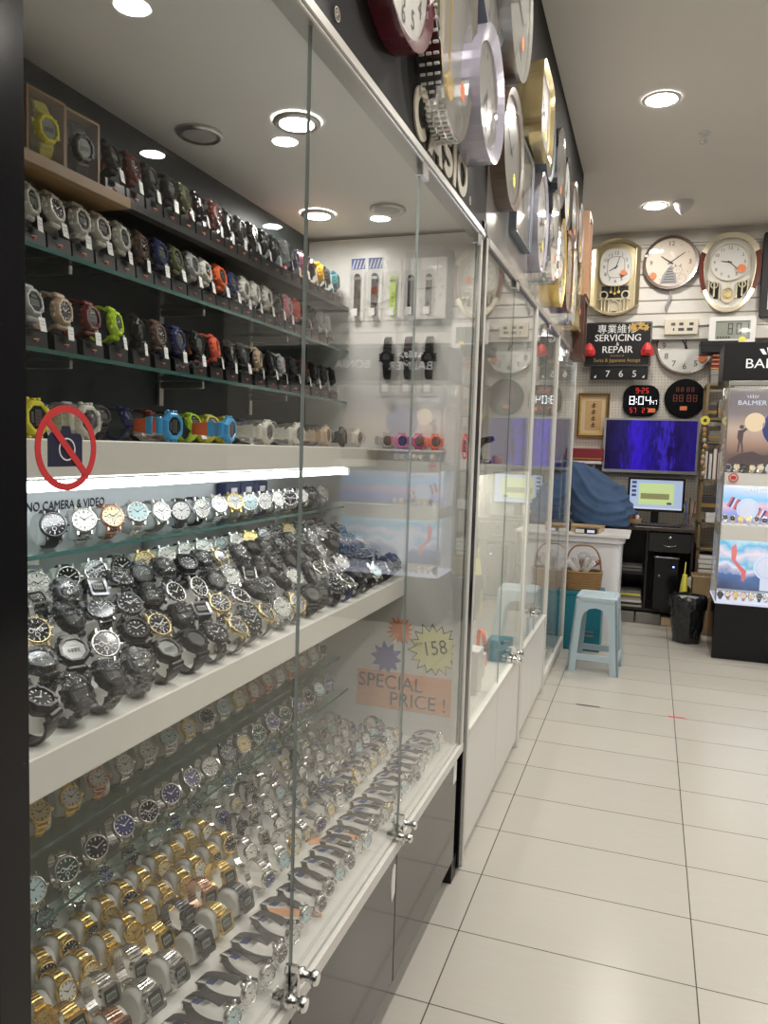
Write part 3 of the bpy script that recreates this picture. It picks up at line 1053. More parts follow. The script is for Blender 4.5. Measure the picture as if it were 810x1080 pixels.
def dial_marks(mb, r, x, m, hm, hour=10.15, minute=10, ticks=12, sub=False):
    for i in range(ticks):
        t = 2 * PI * i / ticks
        c, s_ = math.cos(t), math.sin(t)
        wd = r * (.032 if i % 3 else .052)
        r0_, r1_ = r * (.72 if i % 3 else .64), r * .90
        q = [(r0_, -wd), (r1_, -wd), (r1_, wd), (r0_, wd)]
        mb.add([(x, a * c - b * s_, a * s_ + b * c) for a, b in q], [(0, 1, 2, 3)], m)
    for ang, ln, wd in ((90 - hour * 30, .5, .055), (90 - minute * 6, .74, .036)):
        t = R(ang)
        c, s_ = math.cos(t), math.sin(t)
        q = [(-.12 * r, -wd * r), (ln * r, -wd * .5 * r), (ln * r, wd * .5 * r), (-.12 * r, wd * r)]
        mb.add([(x + .0003, -(a * c - b * s_) * -1, a * s_ + b * c) for a, b in q], [(0, 1, 2, 3)], hm)
    if sub:
        for yy, zz in ((-.38, 0), (.38, 0), (0, -.40)):
            pts = [(x + .0001, yy * r + .2 * r * math.cos(2 * PI * k / 14), zz * r + .2 * r * math.sin(2 * PI * k / 14)) for k in range(14)]
            inn = [(x + .0001, yy * r + .15 * r * math.cos(2 * PI * k / 14), zz * r + .15 * r * math.sin(2 * PI * k / 14)) for k in range(14)]
            mb.add(pts + inn, [(k, (k + 1) % 14, 14 + (k + 1) % 14, 14 + k) for k in range(14)], m)


PROTO = {}


def watch(kind, case='steel', dial='dial_black', strap='leather_black', a=.024, b=.029, tagged=False, cushion=None, wrap=False, card=False, sub=False, strap2=None, rad=.0195):
    """one wristwatch; the dial looks along +x, the loop lies in x,z behind it. Returns the proto root."""
    key = (kind, case, dial, strap, a, b, tagged, cushion, wrap, card, sub, strap2, rad)
    if key in PROTO:
        return PROTO[key], False
    nm = {'sport': 'sport_watch', 'strap': 'strap_watch', 'bracelet': 'bracelet_watch', 'square': 'square_watch', 'dress': 'square_watch'}[kind]
    t = thing(nm, 'watch', 'watch')
    light = dial in ('dial_white', 'dial_cream', 'dial_ice', 'dial_gold', 'lcd', 'clock_face')
    if kind in ('strap', 'bracelet'):
        r = rad
        c = MB()
        c.lathe([(r * .90, -.001), (r, .001), (r * 1.03, .004), (r, .0075), (r * .93, .0092), (r * .86, .0092), (r * .84, .0078)], (0, 0, 0), (1, 0, 0), 28, cap1=False)
        for sy in (-1, 1):
            for sz in (-1, 1):
                c.box(-.002, .005, sy * r * .52 - .002, sy * r * .52 + .002, min(sz * r * .80, sz * r * 1.22), max(sz * r * .80, sz * r * 1.22), 0, .001)
        c.lathe([(.0026, 0), (.003, .001), (.003, .004), (.002, .0046)], (.004, r * 1.01, 0), (0, 1, 0), 10)
        if sub:
            for zz in (-.5, .5):
                c.lathe([(.0018, 0), (.0018, .0035)], (.004, r * .87, zz * r), (0, .87, .5 * (1 if zz > 0 else -1)), 8)
        c.build('case', case, t)
        d = MB().lathe([(r * .86, .0070), (r * .85, .0073), (.0001, .0073)], (0, 0, 0), (1, 0, 0), 28, cap0=False, cap1=False, smooth=False)
        dial_marks(d, r * .84, .0076, 1, 1, sub=sub)
        d.build('dial', [dial, 'ink' if light else 'white_ink'], t)
        pts = loop_pts(a, b, 2.3, 22 if kind == 'bracelet' else 22, r * .86)
        if kind == 'bracelet':
            bracelet_mesh(pts, .019 * r / .0195, .015 * r / .0195, .0028).build('bracelet', [strap, strap2 or strap], t)
        else:
            strap_mesh(pts, .020 * r / .0195, .016 * r / .0195, .0028).build('strap', strap, t)
            p, tt, n = frames(pts)[len(pts) // 2]
            bk = MB()
            wd = .010 * r / .0195
            bk.box(p[0] - .0045, p[0] - .001, -wd, wd, p[1] - .008, p[1] - .005).box(p[0] - .0045, p[0] - .001, -wd, wd, p[1] + .003, p[1] + .006)
            bk.box(p[0] - .0045, p[0] - .001, -wd, -wd + .0025, p[1] - .008, p[1] + .006).box(p[0] - .0045, p[0] - .001, wd - .0025, wd, p[1] - .008, p[1] + .006)
            bk.build('buckle', case if case != 'resin_black' else 'steel', t)
    elif kind in ('square', 'dress'):
        h = .0175 if kind == 'square' else .0150
        wd = .0165 if kind == 'square' else .0125
        c = MB()
        c.X = Matrix(((0, -1, 0, 0), (1, 0, 0, 0), (0, 0, 1, 0), (0, 0, 0, 1)))
        o_ = rrect(-wd, wd, -h, h, .005)
        i_ = rrect(-wd * .74, wd * .74, -h * .70, h * .70, .003)
        c.plate(o_, .001, -.006)
        c.hoop(o_, i_, -.005, -.0075, 0, -.0068)
        c.X = Matrix.Identity(4)
        for sz in (-1, 1):
            for sy in (-1, 1):
                c.box(-.001, .005, sy * wd - .002, sy * wd + .002, sz * h * .45 - .002, sz * h * .45 + .002, 0, .0006)
        c.build('case', case, t)
        d = MB()
        d.X = Matrix(((0, -1, 0, 0), (1, 0, 0, 0), (0, 0, 1, 0), (0, 0, 0, 1)))
        if kind == 'square':
            d.plate(rrect(-wd * .74, wd * .74, -h * .70, h * .70, .003), -.004, -.0066, 0)
            d.plate(rrect(-wd * .52, wd * .52, -h * .30, h * .34, .001), -.006, -.0068, 1)
            for k in range(4):
                xx = -wd * .42 + k * wd * .23
                d.plate(rect(xx, xx + wd * .15, -h * .2, h * .18), -.006, -.0070, 2)
            d.build('dial', ['dial_black' if dial == 'lcd_dark' else dial, 'lcd', 'ink'], t)
        else:
            d.plate(rrect(-wd * .74, wd * .74, -h * .70, h * .70, .003), -.004, -.0066, 0)
            d.X = Matrix.Identity(4)
            dial_marks(d, wd * .72, .0069, 1, 1)
            d.build('dial', [dial, 'ink' if light else 'white_ink'], t)
        pts = loop_pts(a, b, 2.3, 30, h * .92)
        if strap.startswith(('resin', 'leather')):
            strap_mesh(pts, .022, .017, .003).build('strap', strap, t)
        else:
            bracelet_mesh(pts, .0235 if kind == 'square' else .017, .0175 if kind == 'square' else .014, .0022).build('bracelet', [strap, strap2 or strap], t)
    else:  # sport
        r = rad
        c = MB()
        c.lathe([(r * .95, -.003), (r * 1.05, .001), (r * 1.07, .006), (r * 1.0, .011), (r * .90, .0135), (r * .74, .0135), (r * .70, .0115)], (0, 0, 0), (1, 0, 0), 8, smooth=False, cap1=False, ph=PI / 8)
        for k in range(4):
            tt = PI / 2 * k + PI / 4
            c.lathe([(.0022, 0), (.0022, .0012)], (.0134, r * .82 * math.cos(tt), r * .82 * math.sin(tt)), (1, 0, 0), 6)
        for sy in (-1, 1):
            for zz in (-.42, .42):
                y0, y1 = sorted((sy * r * .98, sy * r * 1.14))
                c.box(.002, .0075, y0, y1, zz * r - .003, zz * r + .003, 0, .001)
            y0, y1 = sorted((sy * r * .95, sy * r * 1.10))
            c.box(-.001, .010, y0, y1, -.0035, .0035, 0, .0015)
        for sz in (-1, 1):
            z0_, z1_ = sorted((sz * r * .88, sz * r * 1.30))
            c.box(-.006, .006, -r * .62, r * .62, z0_, z1_, 0, .003)
        c.build('case', case, t)
        d = MB()
        d.lathe([(r * .72, .009), (r * .71, .0112), (.0001, .0112)], (0, 0, 0), (1, 0, 0), 24, cap0=False, cap1=False, smooth=False)
        if sub:
            dial_marks(d, r * .66, .0116, 2, 2)
        else:
            d.box(.0112, .0117, -r * .46, r * .46, -r * .30, r * .16, 1)
            for k in range(4):
                yy = -r * .38 + k * r * .2
                d.box(.0117, .0119, yy, yy + r * .13, -r * .22, r * .08, 3)
            d.box(.0112, .0117, -r * .3, r * .3, r * .28, r * .46, 1)
        d.build('dial', [dial, 'lcd' if light else 'lcd_mid', 'ink' if light else 'white_ink', 'ink'], t)
        pts = loop_pts(a, b, 2.3, 24, r * .95)
        sm = strap_mesh(pts, r * 1.30, r * .95, .0042)
        if strap2:
            # two-tone band: middle run in the second colour
            nf = len(sm.f)
            for k in range(nf):
                seg = k // 6
                if 2 <= seg <= 19:
                    sm.m[k] = 1
        sm.build('strap', [strap] + ([strap2] if strap2 else []), t)
    if tagged:
        g = MB().box(.0185, .0191, -.0085, .0070, -b - .019, -b + .003)
        g.box(.0191, .01915, -.006, .004, -b - .004, -b - .003, 1).box(.0191, .01915, -.006, .005, -b - .009, -b - .008, 1)
        g.box(.012, .0185, -.0015, .0005, -b * .75 - .001, -b * .75).box(.0180, .0186, -.0015, .0005, -b * .75 - .014, -b * .75)
        o = g.build('price_tag', ['paper', 'grey_plastic'], t)
        o['label'] = 'white price tag'
    if cushion:
        cu = MB()
        rings = []
        for yy, k in ((-.021, .80), (-.019, .93), (-.010, .98), (.010, .98), (.019, .93), (.021, .80)):
            rings.append([(-a + (x + a) * k * .94, yy, z_ * k * .94) for x, z_ in loop_pts(a, b, 2.3, 24, .001)[:-1]])
        cu.ring_loft(rings, 0, True)
        cu.build('cushion', cushion, t)
    if card:
        cd = MB().box(-a * 1.9, -a * .9, -.0115, .0115, b * .55, b * .58)
        cd.box(-a * 1.55, -a * 1.2, -.0115, .0115, b * .58, b * .60, 1)
        o = cd.build('price_card', ['paper', 'card_blue'], t)
        o['label'] = 'white and blue card'
    if wrap:
        wp = MB()
        rd = random.Random(5)
        n1, n2 = 10, 14
        rings = []
        for i in range(n1 + 1):
            la = -PI / 2 + PI * i / n1
            ring = []
            for j in range(n2):
                lo = 2 * PI * j / n2
                k = 1 + .10 * (rd.random() - .5)
                ring.append((-a * .75 + (a + .020) * k * math.cos(la) * math.cos(lo), (.027) * k * math.cos(la) * math.sin(lo), (b + .009) * k * math.sin(la)))
            rings.append(ring)
        wp.ring_loft(rings, 0, False, False, False)
        o = wp.build('plastic_wrap', 'crinkle' if (case == 'resin_white' and a > .028) or (case in ('resin_charcoal', 'chrome') and a > .024) else 'wrap', t)
        o['label'] = 'clear crinkled plastic wrap'
    # geometry bounds for resting it on a surface
    vs = []
    for ch in t.children:
        if ch.name.startswith(('plastic_wrap', 'price_tag')):
            continue
        vs += [v.co.copy() for v in ch.data.vertices]
    PROTO[key] = (t, vs)
    return PROTO[key], True


WORDS = {'sport': 'sport watch', 'strap': 'watch', 'bracelet': 'bracelet watch', 'square': 'square digital watch', 'dress': 'small square watch'}
USED = set()


def put(spec, x, y, z, yaw=0.0, tilt=0.0, roll=0.0, label='', group='', fixed_z=False, sink=0.0):
    """place a watch so that its lowest point rests on height z"""
    (root, vs), new = watch(**spec)
    o = root if new else copy_tree(root)
    rot = Matrix.Rotation(yaw, 4, 'Z') @ Matrix.Rotation(-tilt, 4, 'Y') @ Matrix.Rotation(roll, 4, 'X')
    r3 = rot.to_3x3()
    row = r3[2]
    mz = min(row[0] * v.x + row[1] * v.y + row[2] * v.z for v in vs)
    o.rotation_euler = rot.to_euler()
    o.location = (x, y, z if fixed_z else z - mz + .0003 - sink)
    assert label not in USED, label
    USED.add(label)
    o['label'] = label
    o['category'] = 'watch'
    o['group'] = group
    return o


CNAME = {'steel': 'silver', 'gold': 'gold', 'rose_gold': 'rose gold', 'gunmetal': 'dark grey', 'pale_gold': 'pale gold', 'chrome': 'bright silver'}
DNAME = {'dial_black': 'black', 'dial_white': 'white', 'dial_blue': 'blue', 'dial_navyring': 'navy', 'dial_green': 'green', 'dial_cream': 'cream', 'dial_ice': 'pale blue', 'dial_gold': 'gold', 'lcd_dark': 'dark', 'lcd': 'grey', 'lcd_mid': 'grey', 'dial_smoke': 'grey'}


def colour_words(spec):
    if spec['kind'] == 'sport':
        return spec['case'].replace('resin_', '') + ' sport watch'
    if spec['kind'] == 'strap':
        return DNAME[spec['dial']] + '-dial ' + spec['strap'].replace('leather_', '').replace('resin_', '') + '-strap watch'
    if spec['kind'] == 'square':
        return CNAME.get(spec['case'], spec['case'].replace('resin_', '')) + ' square digital watch'
    if spec['kind'] == 'dress':
        return CNAME.get(spec['case'], 'black') + ' rectangular watch'
    return CNAME.get(spec['case'], 'silver') + ' ' + DNAME[spec['dial']].replace(' ', '-') + '-dial bracelet watch'


def S(case, dial='dial_black', strap=None, **k):
    return dict(kind='sport', case='resin_' + case, dial=dial, strap='resin_' + (strap or case), **k)


# --- black stands with sport watches on the three upper shelves
stand_proto = None


def stand(x, y, z, label, group):
    global stand_proto
    if stand_proto is None:
        t = thing('display_stand', label, 'display stand', (x, y, z), 0, group)
        b = MB()
        prof = [(-.028, 0), (.026, 0), (.024, .026), (.014, .031), (-.028, .031)]
        b.ring_loft([[(px, yy, pz) for px, pz in prof] for yy in (-.025, .025)], 0, False)
        b.build('block', 'satin_black', t)
        mk = MB()
        mk.X = Matrix(((0, -1, 0, .0262), (1, 0, 0, 0), (0, 0, 1, 0), (0, 0, 0, 1)))
        mk.plate([(-.007, .0135), (.007, .0150), (.007, .0130), (-.001, .008), (.001, .0120), (-.007, .0118)], .0012, -.0004, 0)
        mk.plate([(-.004, .0138), (.005, .0147), (.005, .0143), (-.004, .0134)], .0012, -.0006, 1)
        o = mk.build('emblem', ['logo_red', 'paper'], t)
        o['label'] = 'small orange emblem'
        stand_proto = t
        return t
    o = copy_tree(stand_proto)
    o.location = (x, y, z)
    o['label'] = label
    o['group'] = group
    return o


CW = {'smoke': 'pale grey', 'coral': 'coral red', 'amber': 'amber yellow'}
ROW1 = ['black', 'maroon', 'charcoal', 'black', 'olive', 'black', 'maroon', 'black', 'charcoal', 'black', 'black', 'charcoal', 'smoke', 'navy', 'pink', 'black', 'amber', 'charcoal', 'teal']
ROW2 = ['white', 'white', 'white', 'white', 'white', 'brown', 'navy', 'olive', 'smoke', 'white', 'orange', 'navy', 'white', 'white', 'white', 'black', 'pink', 'red', 'black', 'charcoal', 'smoke', 'white']
ROW3 = ['smoke', 'tan', 'maroon', 'lime', 'black', 'brown', 'navy', 'black', 'coral', 'black', 'charcoal', 'tan', 'black', 'smoke', 'charcoal', 'maroon', 'black', 'charcoal', 'black']
for rn, row, y0, st_, zz, wd in (('topmost shelf', ROW1, 1.145, .0556, Z1, 1), ('second shelf', ROW2, .955, .0548, Z2, 2), ('third shelf', ROW3, .958, .0655, Z3, 3)):
    for i, c in enumerate(row):
        y = y0 + i * st_
        if y > 2.18:
            break
        stand(-.932, y, zz, 'black stand with orange emblem under the %s watch on the %s' % (ORD[i], rn), 'black stands on the upper shelves')
        sp = S(c, a=.0225, b=.029, tagged=True, rad=.0225, sub=(i % 4 == 1))
        if c in ('white', 'smoke', 'pink', 'maroon') and rn != 'third shelf' and i % 2 == 0:
            sp['wrap'] = True
        put(sp, -.922 + random.uniform(-.003, .003), y, zz + .031, R(random.uniform(4, 20)), R(random.uniform(4, 12)), 0,
            '%s sport watch, %s from the left on the %s' % (CW.get(c, c), ORD[i], rn), 'sport watches on the ' + rn)
# --- back of the upper white ledge
ROW4 = ['charcoal', 'smoke', 'black', 'navy', 'maroon', 'black', 'lime', 'yellow', 'yellow', 'navy', 'charcoal', 'smoke', 'black', 'black', 'charcoal', 'black']
for i, c in enumerate(ROW4):
    y = 1.00 + i * .074
    put(S(c, a=.0225, b=.027, tagged=(i % 3 == 0)), -.945, y, ZU, R(random.uniform(-25, 15)), R(random.uniform(10, 30)), 0,
        '%s sport watch, %s from the left at the upper ledge back' % (CW.get(c, c), ORD[i]), 'sport watches at the back of the upper ledge')
# --- front row lying on its side on the upper white ledge
FR = [('yellow', None, -.825, .862, False), ('white', None, -.825, .968, True), ('blue', 'orange', -.822, 1.185, False), ('white', None, -.885, 1.27, True), ('blue', 'orange', -.822, 1.382, False), ('white', None, -.825, 1.553, True),
      ('white', None, -.825, 1.712, True), ('tan', None, -.825, 1.885, True), ('charcoal', None, -.83, 2.01, False), ('white', None, -.825, 2.12, True)]
for i, (c, c2, x_, y, wr) in enumerate(FR):
    sp = S(c, strap=c, a=.034, b=.026, rad=.025)
    if c2:
        sp['strap2'] = 'resin_' + c2
    if wr:
        sp['wrap'] = True
    put(sp, x_, y, ZU, R(random.uniform(-8, 10)), R(random.uniform(-3, 5)), R(90),
        '%s sport watch lying on its side, %s from the left on the ledge' % (CW.get(c, c) + (' and orange' if c2 else ''), ORD[i]), 'watches lying along the upper ledge')
for i, (c, x) in enumerate((('smoke', -.748), ('pink', -.702), ('magenta', -.650), ('coral', -.600))):
    put(S(c, a=.024, b=.021, rad=.021), x, 2.168, ZU - .001, R(-50), 0, R(90), '%s sport watch on the small end ledge, %s from the left' % (CW.get(c, c), ORD[i]), 'pink watches on the end ledge')

# --- two boxed watches on the wooden shelf
def gift_box(y, body, dialm, label, slide):
    t = thing('watch_box', label, 'watch box', (-.935, y, Z1), R(-4))
    MB().box(-.045, .022, -.038, .038, 0, .004, 0, .001).box(-.045, -.041, -.038, .038, .004, .108).box(-.045, .022, -.038, -.034, .004, .108).box(-.045, .022, .034, .038, .004, .108).box(-.045, .022, -.038, .038, .104, .108).build('carton', 'wood', t)
    MB().box(-.0405, -.006, -.0335, .0335, .0045, .1035).build('insert', 'satin_black', t)
    f = MB()
    f.add([(.0215, -.034, .004), (.0215, .034, .004), (.0215, .034, .104), (.0215, -.034, .104)], [(0, 1, 2, 3)])
    f.build('window', 'blister', t)
    return t


gift_box(.992, 'yellow', 'lcd', 'brown carton with clear front holding a yellow watch', 1)
gift_box(1.072, 'charcoal', 'lcd', 'brown carton with clear front holding a charcoal watch', 0)
for y, c, l in ((.992, 'yellow', 'yellow sport watch inside the first brown carton on the wooden shelf'), (1.072, 'charcoal', 'charcoal sport watch inside the second brown carton on the wooden shelf')):
    put(S(c, strap=c, dial='lcd', a=.0095, b=.040, rad=.0225), -.938 + .017, y, Z1 + .056, R(-4), 0, R(8), l, 'boxed watches on the wooden shelf', fixed_z=True)

# --- glass shelf under the light tube
GS = [('strap', 'gunmetal', 'dial_black', 'leather_black'), ('bracelet', 'steel', 'dial_white', 'steel'), ('bracelet', 'rose_gold', 'dial_cream', 'rose_gold'), ('bracelet', 'steel', 'dial_ice', 'steel'),
      ('strap', 'steel', 'dial_white', 'leather_grey'), ('bracelet', 'gunmetal', 'dial_white', 'gunmetal'), ('strap', 'steel', 'dial_white', 'leather_black'), ('bracelet', 'steel', 'dial_white', 'steel'),
      ('strap', 'gold', 'dial_white', 'leather_grey'), ('bracelet', 'steel', 'dial_ice', 'steel'), ('strap', 'steel', 'dial_white', 'leather_navy'), ('bracelet', 'steel', 'dial_white', 'steel'),
      ('bracelet', 'steel', 'dial_black', 'steel'), ('strap', 'steel', 'dial_white', 'leather_black'), ('bracelet', 'gunmetal', 'dial_black', 'gunmetal'), ('bracelet', 'steel', 'dial_white', 'steel')]
for i, (k, c, d, s_) in enumerate(GS):
    sp = dict(kind=k, case=c, dial=d, strap=s_, a=.026, b=.029, rad=.0215, sub=(i % 2 == 0), cushion='cushion_clear')
    put(sp, -.915, 1.0 + i * .072, ZG, R(-28 + random.uniform(-14, 14)), R(22 + random.uniform(-8, 10)), 0,
        '%s, %s from the left on the tube-lit glass shelf' % (colour_words(sp), ORD[i]), 'watches on the glass shelf under the light tube')
# boxes standing dark at the far end of that shelf
for i in range(3):
    t = thing('watch_box', 'dark blue open box with a silver watch, %s from the left under the ledge' % ORD[i], 'watch box', (-1.0, 1.72 + i * .075, ZG), 0, 'dark boxes under the ledge')
    MB().box(-.03, .0, -.034, .034, 0, .082, 0, .002).build('box_back', 'leather_navy', t)
    MB().box(.0, .004, -.013, .013, .012, .07, 0, .001).build('card', 'paper', t)

# --- cuffs along the back of the lower ledge
CB = [('bracelet', 'steel', 'dial_white', 'steel'), ('strap', 'steel', 'dial_black', 'leather_black'), ('strap', 'steel', 'dial_black', 'leather_black'), ('strap', 'gunmetal', 'dial_black', 'leather_black'),
      ('strap', 'gold', 'dial_cream', 'leather_brown'), ('strap', 'steel', 'dial_white', 'leather_grey'), ('strap', 'steel', 'dial_white', 'leather_black'), ('strap', 'steel', 'dial_white', 'leather_navy'), ('strap', 'steel', 'dial_ice', 'leather_grey'),
      ('strap', 'steel', 'dial_white', 'leather_black'), ('strap', 'gold', 'dial_gold', 'leather_brown'), ('strap', 'gunmetal', 'dial_black', 'leather_black'), ('strap', 'gunmetal', 'dial_black', 'leather_black'), ('bracelet', 'gold', 'dial_cream', 'gold'),
      ('strap', 'gunmetal', 'dial_black', 'leather_black'), ('strap', 'steel', 'dial_black', 'leather_black'), ('strap', 'gunmetal', 'dial_black', 'leather_black')]
for i, (k, c, d, s_) in enumerate(CB):
    sp = dict(kind=k, case=c, dial=d, strap=s_, a=.025, b=.028, rad=.0205, sub=(i % 2 == 0), cushion='cushion')
    put(sp, -.935, .985 + i * .0705, ZM + .104, R(-30 + random.uniform(-12, 12)), R(28 + random.uniform(-8, 8)), 0,
        '%s, %s from the left in back row of the lower ledge' % (colour_words(sp), ORD[i]), 'watches on cuffs at the back of the lower ledge')

# --- crowded rows on the lower ledge
MIX = [S('black', dial='dial_smoke'), S('black', wrap=True), S('charcoal', dial='dial_smoke', wrap=True), S('black', sub=True, dial='dial_smoke'), dict(kind='strap', case='steel', dial='dial_smoke', strap='resin_black', sub=True),
       dict(kind='strap', case='gunmetal', dial='dial_smoke', strap='resin_black', wrap=True), dict(kind='square', case='gunmetal', dial='lcd_dark', strap='resin_black'), dict(kind='strap', case='gunmetal', dial='dial_black', strap='resin_black', wrap=True),
       dict(kind='strap', case='steel', dial='dial_black', strap='leather_navy'), dict(kind='square', case='steel', dial='lcd_dark', strap='resin_black', wrap=True), S('black', dial='dial_smoke', wrap=True), dict(kind='strap', case='chrome', dial='dial_ice', strap='resin_black'),
       dict(kind='strap', case='pale_gold', dial='dial_black', strap='resin_black', sub=True, wrap=True), S('charcoal', dial='lcd_mid', wrap=True), dict(kind='strap', case='steel', dial='dial_green', strap='leather_wine'), S('black', dial='lcd_mid'), S('black', dial='lcd_mid', wrap=True),
       dict(kind='strap', case='resin_black', dial='dial_smoke', strap='resin_black', wrap=True), dict(kind='strap', case='chrome', dial='dial_white', strap='resin_black', wrap=True)]
RN = ['front row', 'second row', 'third row', 'fourth row']
for r_i, (x, zz) in enumerate(((-.708, ZM), (-.768, ZM + .028), (-.828, ZM + .056), (-.886, ZM + .084))):
    y = 1.035 * abs(x) + .012
    i = 0
    while y < 2.16:
        sp = dict(random.choice(MIX))
        sp.update(a=.0245, b=.028)
        sp['rad'] = .0235 if sp['kind'] == 'sport' else .0225
        wd = '%s, %s from the left in %s on the lower ledge' % (colour_words(sp), ORD[i], RN[r_i])
        put(sp, x + .004 + random.uniform(-.006, .006), y, zz, R(random.uniform(-32, 8)), R(random.uniform(28, 62)), R(random.uniform(-10, 10)), wd, 'dark watches crowded on the lower ledge')
        y += random.uniform(.062, .072)
        i += 1

# --- two glass shelves under the lower ledge
LA = [('gold', 'dial_cream', 'gold'), ('gold', 'dial_white', 'gold'), ('rose_gold', 'dial_white', 'rose_gold'), ('steel', 'dial_white', 'steel'), ('steel', 'dial_white', 'steel'), ('steel', 'dial_ice', 'steel'), ('gold', 'dial_white', 'steel'), ('steel', 'dial_black', 'steel')]
for i in range(17):
    c, d, s_ = LA[i % 8] if i < 8 else random.choice(LA)
    sp = dict(kind='bracelet', case=c, dial=d, strap=s_, a=.025, b=.028, rad=.0185, cushion='cushion')
    put(sp, -.915, .965 + i * .0715, ZA, R(-25 + random.uniform(-12, 12)), R(32 + random.uniform(-8, 8)), 0,
        '%s, %s from the left on the glass shelf under the ledge' % (colour_words(sp), ORD[i]), 'bracelet watches on the higher glass shelf below the ledge')
LB = [('steel', 'dial_ice'), ('steel', 'dial_green'), ('steel', 'dial_black'), ('steel', 'dial_blue'), ('steel', 'dial_black'), ('steel', 'dial_navyring'), ('steel', 'dial_navyring'), ('steel', 'dial_white'), ('gunmetal', 'dial_black'), ('steel', 'dial_cream')]
for i in range(17):
    c, d = LB[i] if i < 10 else random.choice(LB)
    sp = dict(kind='bracelet', case=c, dial=d, strap='steel', a=.025, b=.028, rad=.0215, sub=(i % 3 == 1))
    put(sp, -.885, .918 + i * .0735, ZB_, R(-25 + random.uniform(-10, 10)), R(32 + random.uniform(-8, 8)), 0,
        '%s, %s from the left on the lowest glass shelf' % (colour_words(sp), ORD[i]), 'bracelet watches on the lowest glass shelf')

# --- the deck
ZD = .43
for i in range(15):
    sp = dict(kind='bracelet', case=('steel', 'gunmetal')[i % 3 == 0], dial=('dial_black', 'dial_white', 'dial_blue')[i % 3], strap='steel', a=.023, b=.026, rad=.0165, sub=(i % 2 == 0))
    put(sp, -.955, 1.02 + i * .077, ZD + .004, R(-30 + random.uniform(-12, 12)), R(35 + random.uniform(-10, 8)), 0,
        '%s, %s from the left in the rearmost deck row' % (colour_words(sp), ORD[i]), 'watches in the rear row on the deck')
for r_i, (x, y0, n) in enumerate(((-.868, .925, 10), (-.800, .845, 11))):
    for i in range(n):
        kk = random.random()
        if kk < .72:
            sp = dict(kind='bracelet', case='gold', dial=random.choice(('dial_gold', 'dial_cream', 'dial_white', 'dial_black')), strap='gold', a=.026, b=.029, rad=.0175, cushion='cushion')
        else:
            sp = dict(kind='dress', case='gold', dial=random.choice(('dial_gold', 'dial_black')), strap='gold', a=.026, b=.029, cushion='cushion')
        put(sp, x + random.uniform(-.004, .004), y0 + i * .0525, ZD, R(-16 + random.uniform(-8, 8)), R(14 + random.uniform(-6, 8)), 0,
            '%s, %s from the left in the %s gold row' % (colour_words(sp), ORD[i], ('rear', 'front')[r_i]), 'gold watches on the deck')
SQ = [('steel', 'dial_white', 'steel', 'dress'), ('gold', 'lcd_dark', 'gold', 'square'), ('rose_gold', 'lcd_dark', 'rose_gold', 'square'), ('steel', 'lcd_dark', 'steel', 'square'), ('chrome', 'lcd_dark', 'steel', 'square'), ('gunmetal', 'lcd_dark', 'gunmetal', 'square'),
      ('steel', 'lcd_dark', 'steel', 'square'), ('gold', 'lcd_dark', 'gold', 'square'), ('gunmetal', 'lcd_dark', 'gunmetal', 'square'), ('gold', 'lcd_dark', 'gold', 'square'), ('rose_gold', 'lcd_dark', 'rose_gold', 'square'), ('steel', 'lcd', 'steel', 'square')]
for r_i, (x, y0, seq, st_) in enumerate(((-.735, .775, [11, 9, 6, 3, 7, 5, 10, 1], .070), (-.668, .715, [1, 1, 2, 4, 6, 8, 9, 5], .071))):
    for i, k in enumerate(seq):
        c, d, s_, kd = SQ[k]
        sp = dict(kind=kd, case=c, dial=d, strap=s_, a=.028, b=.029, cushion='cushion' if r_i else None)
        put(sp, x + random.uniform(-.003, .003), y0 + i * st_, ZD, R(-14 + random.uniform(-8, 8)), R(18 + random.uniform(-6, 8)), 0,
            '%s, %s from the left in the %s digital row' % (colour_words(sp), ORD[i], ('rear', 'front')[r_i]), 'square digital watches on the deck')
SV = [('steel', 'dial_white', 'steel'), ('steel', 'dial_black', 'steel'), ('chrome', 'dial_white', 'steel'), ('steel', 'dial_blue', 'steel'), ('steel', 'dial_ice', 'steel'), ('gold', 'dial_white', 'steel'), ('steel', 'dial_cream', 'steel'), ('gunmetal', 'dial_black', 'gunmetal')]
for r_i, (x, y0) in enumerate(((-.872, 1.47), (-.808, 1.445), (-.740, 1.36), (-.672, 1.30))):
    i = 0
    y = y0
    while y < 2.17:
        c, d, s_ = random.choice(SV)
        sp = dict(kind='bracelet' if random.random() < .8 else 'dress', case=c, dial=d, strap=s_, a=.026, b=.029)
        if sp['kind'] == 'bracelet':
            sp['rad'] = random.choice((.017, .0195))
        if r_i == 3 and i > 3:
            sp = dict(kind='strap', case=c, dial=d, strap=random.choice(('leather_black', 'leather_grey', 'leather_brown')), a=.038, b=.020, rad=.018, card=True)
        put(sp, x + random.uniform(-.004, .004), y, ZD, R(-14 + random.uniform(-12, 12)), R(12 + random.uniform(-10, 10)), 0,
            '%s, %s from its left in %s silver row' % (colour_words(sp), ORD[i], ('the rear', 'the second', 'the third', 'the front')[r_i]), 'silver watches on the deck')
        y += random.uniform(.058, .066)
        i += 1
